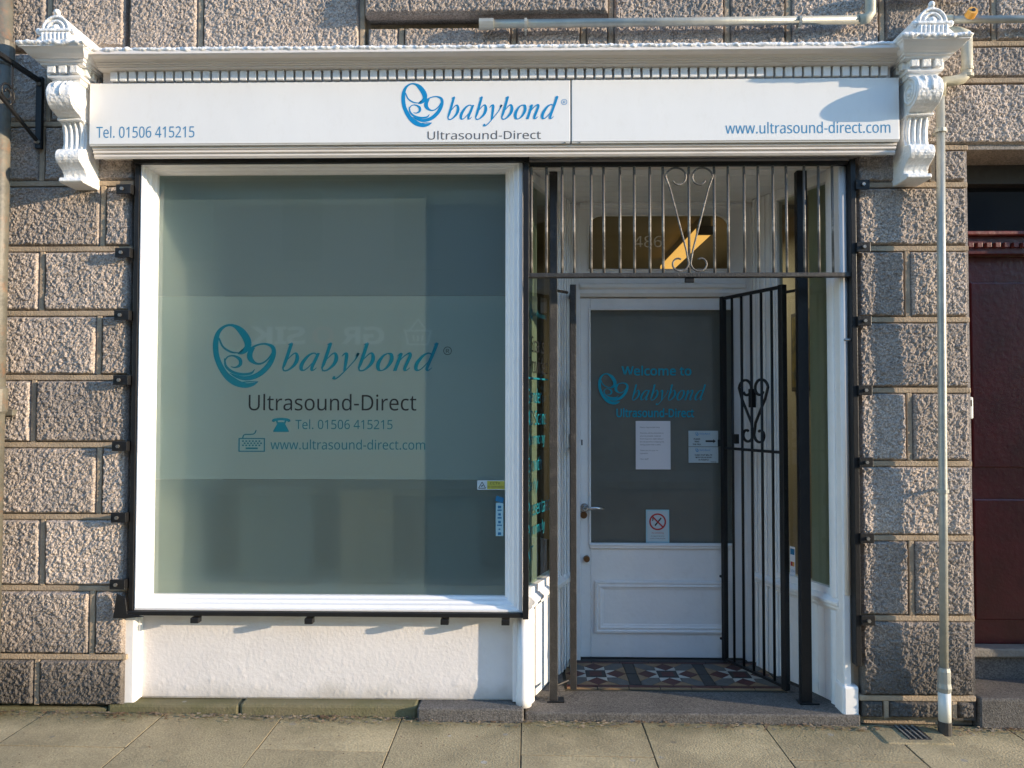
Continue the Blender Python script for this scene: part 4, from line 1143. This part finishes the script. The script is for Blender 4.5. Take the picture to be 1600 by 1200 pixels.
def heart_half(s, cx, ztop, zbot, w):
    """one side of a heart: curl at the top, straight run down to the middle, small curl at the foot"""
    R = w / 2
    top = spiral(cx + s * R, ztop - R, R * .38, R, PI / 2 * (1 if s > 0 else 1) + s * (-PI * 2.2), PI / 2 + s * (-PI * .15) - s * PI * .0, 26)
    top = spiral(0, 0, R * .34, R, 0, 1, 2)
    pts = []
    # top curl: starts inside, winds outward, leaves at the outer side
    n = 30
    for i in range(n):
        t_ = i / (n - 1); a = (-.35 + (-1.55) * t_) * PI       # clockwise for the right-hand half
        a = PI * (0.05) - PI * (1 - t_) * -1.75
        r = R * (.40 + .60 * t_ ** .8)
        pts.append((cx + s * (R + r * math.cos(a)), ztop - R + r * math.sin(a)))
    foot = R * .80
    pts.append((cx + s * w * .80, ztop - w * .95))
    pts.append((cx + s * w * .14, zbot + foot * 2.4))
    for i in range(20):
        t_ = i / 19; a = PI * (1.0 + 1.65 * t_); r = foot * (1 - .55 * t_)
        pts.append((cx + s * (foot * 1.1 + r * math.cos(a)), zbot + foot + r * math.sin(a)))
    return pts
def heart(parent, cx, ztop, zbot, w, y, r, material):
    for s in (-1, 1):
        MB().tube([(x, y, z) for x, z in heart_half(s, cx, ztop, zbot, w)], r, 6).build('scroll', material, parent, smooth=True)
heart(gr, .738, 2.536, 2.050, .108, -.024, .0045, 'worn_bar')
# gate posts
for x, lab in ((.127, 'black steel gate post at left of the doorway, rust marked'), (1.292, 'thick black steel gate post at right of the doorway')):
    p_ = thing('gate_post', lab, 'post', (x, .12, 0), group='posts carrying the folding gates')
    w_ = .019 if x < 1 else .024
    bx('upright', 'dusty_iron' if x < 1 else 'black_iron', p_, -w_, w_, -.02, .02, .078, 2.554, .003)
    bx('foot_plate', 'black_iron', p_, -w_ - .012, w_ + .03, -.03, .03, .0765, .084, .002)
    sgn = 1 if x < 1 else -1
    for z in (1.995, .14): MB().tube([(0, 0, z), (sgn * .07 if sgn > 0 else -.045, .08, z)], .007, 8).build('hinge_pin', 'black_iron', p_)
def gate(origin, d, label, dusty):
    t = thing('folding_gate', label, 'gate', (origin[0], origin[1], 0), math.atan2(d[1], d[0]), 'folding gates of the doorway')
    L_ = .44; mt_ = 'dusty_iron' if dusty else 'black_iron'
    bx('near_stile', mt_, t, -.015, .015, -.015, .015, .092, 2.036, .002)
    bx('far_stile', 'black_iron', t, L_ - .013, L_ + .013, -.013, .013, .096, 2.036, .002)
    bx('top_rail', 'black_iron', t, .015, L_ - .013, -.010, .010, 2.018, 2.034, .002)
    bx('bottom_rail', 'black_iron', t, .015, L_ - .013, -.010, .010, .098, .112, .002)
    bx('middle_rail', 'black_iron', t, .015, L_ - .013, -.008, .008, 1.216, 1.230, .002)
    b0 = MB().tube([(0, 0, .11), (0, 0, 2.02)], .0068, 8).build('bar', 'black_iron', t, smooth=True, loc=(L_ / 6, 0, 0))
    for k in range(2, 6): dup(b0, t, (L_ * k / 6, 0, 0))
    heart(t, L_ * 3 / 6, 1.588, 1.258, .108, -.010, .0072, 'black_iron')
    bx('heart_collar', 'black_iron', t, L_ / 2 - .012, L_ / 2 + .012, -.018, .012, 1.44, 1.535, .002)
    lk = bx('lock_plate', 'black_iron', t, L_ - .10, L_ - .072, -.02, .006, 1.25, 1.30, .002)
    bx('latch_tab', 'black_iron', t, L_ + .013, L_ + .045, -.004, .004, 1.23, 1.266, .001)
    for z in (.20, .53): bx('hinge_knuckle', 'black_iron', t, L_ + .012, L_ + .030, -.012, .012, z, z + .012, .002)
    return t
g2 = Vector((1.057 - 1.240, .64 - .24)); gate((1.240, .235), g2, 'right hand black iron gate with heart scroll, folded open beside the door', False)
g1 = Vector((.012, .44)); gate((.226, .225), g1, 'left hand iron gate folded back edge-on along the door frame', True)
# right hand steel frame on the pier
rf = thing('pier_security_frame', 'black steel upright with fixing lugs on the right pier', 'frame')
bx('upright', 'black_iron', rf, 1.455, 1.478, -.048, .0, .30, 2.556, .002)
for z in (2.439, 2.158, 1.827, 1.518, 1.199, .864, .504): lug_at(rf, 1.474, 1.535, z)
MB().tube([(1.452, -.03, 1.745), (1.425, -.03, 1.745)], .006, 8).build('lock_pin', 'steel_bolt', rf)
# front corner posts of the porch
cp = thing('porch_corner_post', 'white moulded post at the right front corner of the porch', 'post')
bx('shaft', 'white_paint', cp, 1.420, 1.4535, .0, .09, .10, 2.556, .006)
MB().tube([(1.440, .012, .60), (1.440, .012, 2.54)], .018, 12).build('round_bead', 'white_paint', cp, smooth=True)
bx('foot', 'white_paint', cp, 1.410, 1.483, -.010, .09, .055, .20, .012)

# ================================================================== PIPES
dp = thing('downpipe', 'thin pale grey metal downpipe running down the right pier', 'pipe')
R_ = .0178
MB().tube([(1.842, -.08, 2.86), (1.834, -.08, 2.0), (1.826, -.08, 1.0), (1.819, -.08, .30)], R_, 14).build('pipe', 'galv_pipe', dp, smooth=True)
MB().tube([(1.819, -.08, .31), (1.819, -.08, .295), (1.819, -.08, .245), (1.819, -.08, .225), (1.819, -.08, .205)], [.022, .026, .026, .03, .026], 14).build('coupling', 'galv_pipe', dp)
MB().tube([(1.819, -.08, .21), (1.819, -.08, .075)], .026, 14).build('pipe_foot', 'white_plastic', dp, smooth=True)
MB().tube([(1.819, -.08, .08), (1.819, -.08, .02)], .028, 14).build('ground_socket', 'tile_black', dp)
MB().tube([(1.962, -.08, 3.10), (1.962, -.08, 2.955), (1.957, -.08, 2.925), (1.938, -.08, 2.905), (1.905, -.08, 2.897), (1.86, -.08, 2.892), (1.845, -.08, 2.880), (1.842, -.08, 2.83)], .023, 14).build('offset_bend', 'cream_pipe', dp, smooth=True)
MB().tube([(1.962, -.08, 3.10), (1.94, -.06, 3.125), (1.88, -.03, 3.15)], .023, 14).build('upper_branch', 'cream_pipe', dp, smooth=True)
for z in (2.945, 2.915): MB().tube([(1.962, -.08, z + .01), (1.962, -.08, z - .004)], .026, 14).build('collar', 'cream_pipe', dp)
for x, z in ((1.840, 2.672), (1.8265, 1.076)):
    c = MB().tube([(x, -.08, z + .008), (x, -.08, z - .008)], .024, 14).build('pipe_clip', 'galv_pipe', dp)
    bx('clip_arm', 'galv_pipe', c, x - .006, x + .004, -.06, .02, z - .006, z + .006)
hp = thing('wall_conduit', 'long pale horizontal pipe clipped to the wall above the cornice', 'pipe')
MB().tube([(-.20, -.07, 3.176), (1.50, -.07, 3.181)], .0185, 12).build('pipe', 'galv_pipe', hp, smooth=True)
MB().tube([(-.215, -.07, 3.176), (-.15, -.07, 3.176)], .025, 12).build('end_cap', 'galv_pipe', hp)
MB().tube([(1.49, -.07, 3.181), (1.525, -.07, 3.186), (1.542, -.07, 3.21), (1.543, -.07, 3.27), (1.555, -.07, 3.295), (1.60, -.07, 3.305), (1.95, -.07, 3.31)], .023, 12).build('elbow', 'cream_pipe', hp, smooth=True)
for x in (-.01, 1.22):
    c = MB().tube([(x, -.07, 3.176), (x + .012, -.07, 3.176)], .024, 12).build('pipe_clip', 'galv_pipe', hp)
    bx('clip_arm', 'galv_pipe', c, x, x + .010, -.07, .02, 3.145, 3.160)
hp2 = thing('overflow_pipe', 'pale horizontal pipe with orange cap at top right corner', 'pipe')
MB().tube([(1.84, -.07, 3.178), (2.75, -.07, 3.176)], .0165, 12).build('pipe', 'galv_pipe', hp2, smooth=True)
MB().tube([(1.965, -.10, 3.178), (1.965, -.128, 3.190)], [.023, .021], 12).build('orange_cap', 'orange_plastic', hp2)
MB().tube([(1.965, -.129, 3.1905), (1.965, -.131, 3.191)], .009, 10).build('cap_hole', 'letter_black', hp2)
MB().tube([(1.84, -.07, 3.178), (1.90, -.07, 3.178)], .021, 12).build('socket', 'cream_pipe', hp2)
lp = thing('drainpipe', 'old grey cast iron drainpipe at the far left edge', 'pipe')
MB().tube([(-2.392, -.085, .04), (-2.392, -.085, 4.2)], .040, 16).build('pipe', 'iron_pipe', lp, smooth=True)
for z in (1.44, 3.02): 
    MB().tube([(-2.392, -.085, z + .09), (-2.392, -.085, z + .08), (-2.392, -.085, z - .02), (-2.392, -.085, z - .03)], [.043, .051, .049, .042], 16).build('collar', 'iron_pipe', lp)
bx('pipe_ear', 'iron_pipe', lp, -2.46, -2.335, -.05, .01, 1.40, 1.43, .004)

# iron sign arm at the left
ia = thing('iron_sign_arm', 'black wrought iron arm projecting from the wall at upper left', 'bracket', (-2.25, 0, 0))
bx('wall_bar', 'black_iron', ia, -.014, .014, -.040, -.020, 2.63, 2.965, .002)
for z in (2.66, 2.93): MB().ball((0, -.044, z), .012, 8).build('bolt', 'steel_bolt', ia)
bx('arm', 'black_iron', ia, -.010, .010, -.90, -.040, 2.935, 2.955, .002)
MB().tube([(0, -.04, 2.66), (0, -.30, 2.775), (0, -.62, 2.93)], .009, 8).build('brace', 'black_iron', ia)
MB().tube([(0, -.22, 2.745), (0, -.22, 2.935)], .005, 6).build('rod', 'black_iron', ia)
MB().tube([(0, -.25 - q[0], 2.80 + q[1]) for q in spiral(0, 0, .012, .05, 0, 3.4 * PI)], .005, 6).build('scroll', 'black_iron', ia, smooth=True)
MB().tube([(0, -.34 - q[0], 2.87 + q[1]) for q in spiral(0, 0, .010, .045, 1, 3.4 * PI)], .005, 6).build('scroll', 'black_iron', ia, smooth=True)

# ================================================================== RED DOOR NEXT DOOR
rd = thing('red_door', 'dark red panelled door of the next entrance at the right edge', 'door')
bx('leaf', 'red_paint', rd, 2.06, 2.89, .27, .32, .305, 2.175, .003)
for x0, x1 in ((2.16, 2.44), (2.51, 2.79)):
    for z0, z1 in ((.42, 1.0), (1.15, 2.05)): bx('panel', 'red_paint', rd, x0, x1, .262, .275, z0, z1, .008)
rdf = thing('red_door_frame', 'worn red frame with small dentils and dark fanlight, right edge', 'door frame')
bx('jamb', 'worn_red', rdf, 2.0, 2.055, .20, .34, .30, 2.60, .004); bx('jamb', 'worn_red', rdf, 2.895, 2.95, .20, .34, .30, 2.60, .004)
MB().tube([(2.016, .10, .14), (2.012, .10, .45), (2.008, .10, 2.18)], [.017, .014, .012], 10).build('corner_bead', 'worn_red', rdf)
bx('transom', 'red_paint', rdf, 2.055, 2.895, .20, .34, 2.176, 2.262, .003)
bx('transom_ledge', 'worn_red', rdf, 2.0, 2.95, .165, .30, 2.262, 2.280, .004)
d1 = MB().box(-.012, .012, .178, .20, 2.205, 2.228).build('dentil', 'worn_red', rdf, .002, loc=(2.075, 0, 0))
for k in range(1, 20): dup(d1, rdf, (2.075 + .0425 * k, 0, 0))
bx('fanlight_glass', 'dark_glass', rdf, 2.055, 2.895, .29, .295, 2.28, 2.60)
bx('head', 'tile_black', rdf, 2.055, 2.895, .22, .34, 2.52, 2.612, .003)
rs = thing('red_door_step', 'worn stone step and sill under the red door', 'step')
bx('sill', 'kerb_stone', rs, 2.0, 2.95, .20, .42, .262, .304, .008); bx('riser', 'step_stone', rs, 2.002, 2.948, .23, .42, .10, .262)
bx('tread', 'step_stone', rs, 2.004, 3.0, -.02, .235, .0, .155, .012)
ic = thing('entry_keypad', 'small pale entry box on the edge of the red doorway', 'keypad', (2.008, .06, 1.44))
bx('body', 'white_plastic', ic, -.006, .022, -.03, .03, -.05, .05, .006); bx('button_panel', 'tile_black', ic, .0, .014, -.0325, -.0298, .008, .036)

# leaf litter along the foot of the wall
rng = np.random.RandomState(11)
mb = MB()
for i in range(1500):
    x = rng.uniform(-2.5, 2.3)
    dens = .35 + .65 * float(fbm(np.array(x * 2.2), np.array(1.), 5))
    if rng.rand() > dens * 1.1: continue
    y = -.02 - abs(rng.normal(0, .035)) if rng.rand() < .85 else -rng.uniform(.05, .6)
    r = rng.uniform(.003, .014) * (1 if y > -.1 else .5)
    a = rng.uniform(0, 2 * PI); z = gz(x) + .004 + rng.uniform(0, .004)
    vs = [(x + r * math.cos(a + q), y + r * .6 * math.sin(a + q), z + rng.uniform(-.001, .004)) for q in (0, 1.4, 2.9, 4.4)]
    mb.add(vs, [(0, 1, 2), (0, 2, 3)])
o = mb.build('leaf_litter', 'leaf_litter'); tag(o, 'crumbs of dead leaf and grit along the foot of the wall', None, kind='stuff')

# ================================================================== ACROSS THE STREET (seen mirrored in the glass)
ob = thing('opposite_building', 'grey granite building across the street, mirrored in the shop window', 'building')
bx('facade', 'opposite_stone', ob, -15, 14, -13.2, -12.1, -.2, 6.7)
for i in range(-5, 6):
    for z0 in (4.4,):
        f_ = bx('window', 'kerb_stone', ob, i * 2.35 - .46, i * 2.35 + .46, -12.1, -12.06, z0, z0 + 1.6)
        bx('window_glass', 'dark_glass', f_, i * 2.35 - .42, i * 2.35 + .42, -12.06, -12.05, z0 + .08, z0 + 1.52)
        bx('window_sill', 'opposite_stone', f_, i * 2.35 - .6, i * 2.35 + .6, -12.1, -11.95, z0 - .12, z0)
os_ = thing('opposite_shop_sign', 'dark shop sign with white letters across the street, seen only mirrored', 'sign')
bx('board', 'opposite_sign', os_, -7.2, 0.2, -12.08, -12.02, 2.35, 3.45)
# letters face +y: build them on a child turned half round
face = bpy.data.objects.new('sign_lettering', None); COL.objects.link(face); face.parent = os_; face.rotation_euler = (0, 0, PI); face.location = (0, -12.0, 0)
lettering('GR', 2.95, 3.85, 2.72, 3.12, 0, 'opposite_letter', face, bold=.03)
lettering('O', 4.0, 4.45, 2.72, 3.12, 0, 'opposite_red', face, bold=.03)
lettering('SIK', 4.6, 5.75, 2.72, 3.12, 0, 'opposite_letter', face, bold=.03)
bk = strokes_mesh([[(-.5, .1, .09), (.5, .1, .09)], [(-.44, .1, .08), (-.34, -.5, .08)], [(-.34, -.5, .08), (.34, -.5, .08)], [(.34, -.5, .08), (.44, .1, .08)], [(-.3, .1, .06), (0, .6, .06)], [(0, .6, .06), (.3, .1, .06)],
                   [(-.16, -.1, .07), (-.14, -.36, .07)], [(0, -.1, .07), (0, -.36, .07)], [(.16, -.1, .07), (.14, -.36, .07)]], 4, 0)
place_flat(bk, 1.95, 2.55, 2.70, 3.25, 0, 'basket_symbol', 'opposite_letter', face)
of = bx('opposite_pavement', 'kerb_stone', None, -40, 40, -12.1, -9.6, -.3, .0); of['kind'] = 'structure'; of['label'] = 'pavement on the far side of the street'
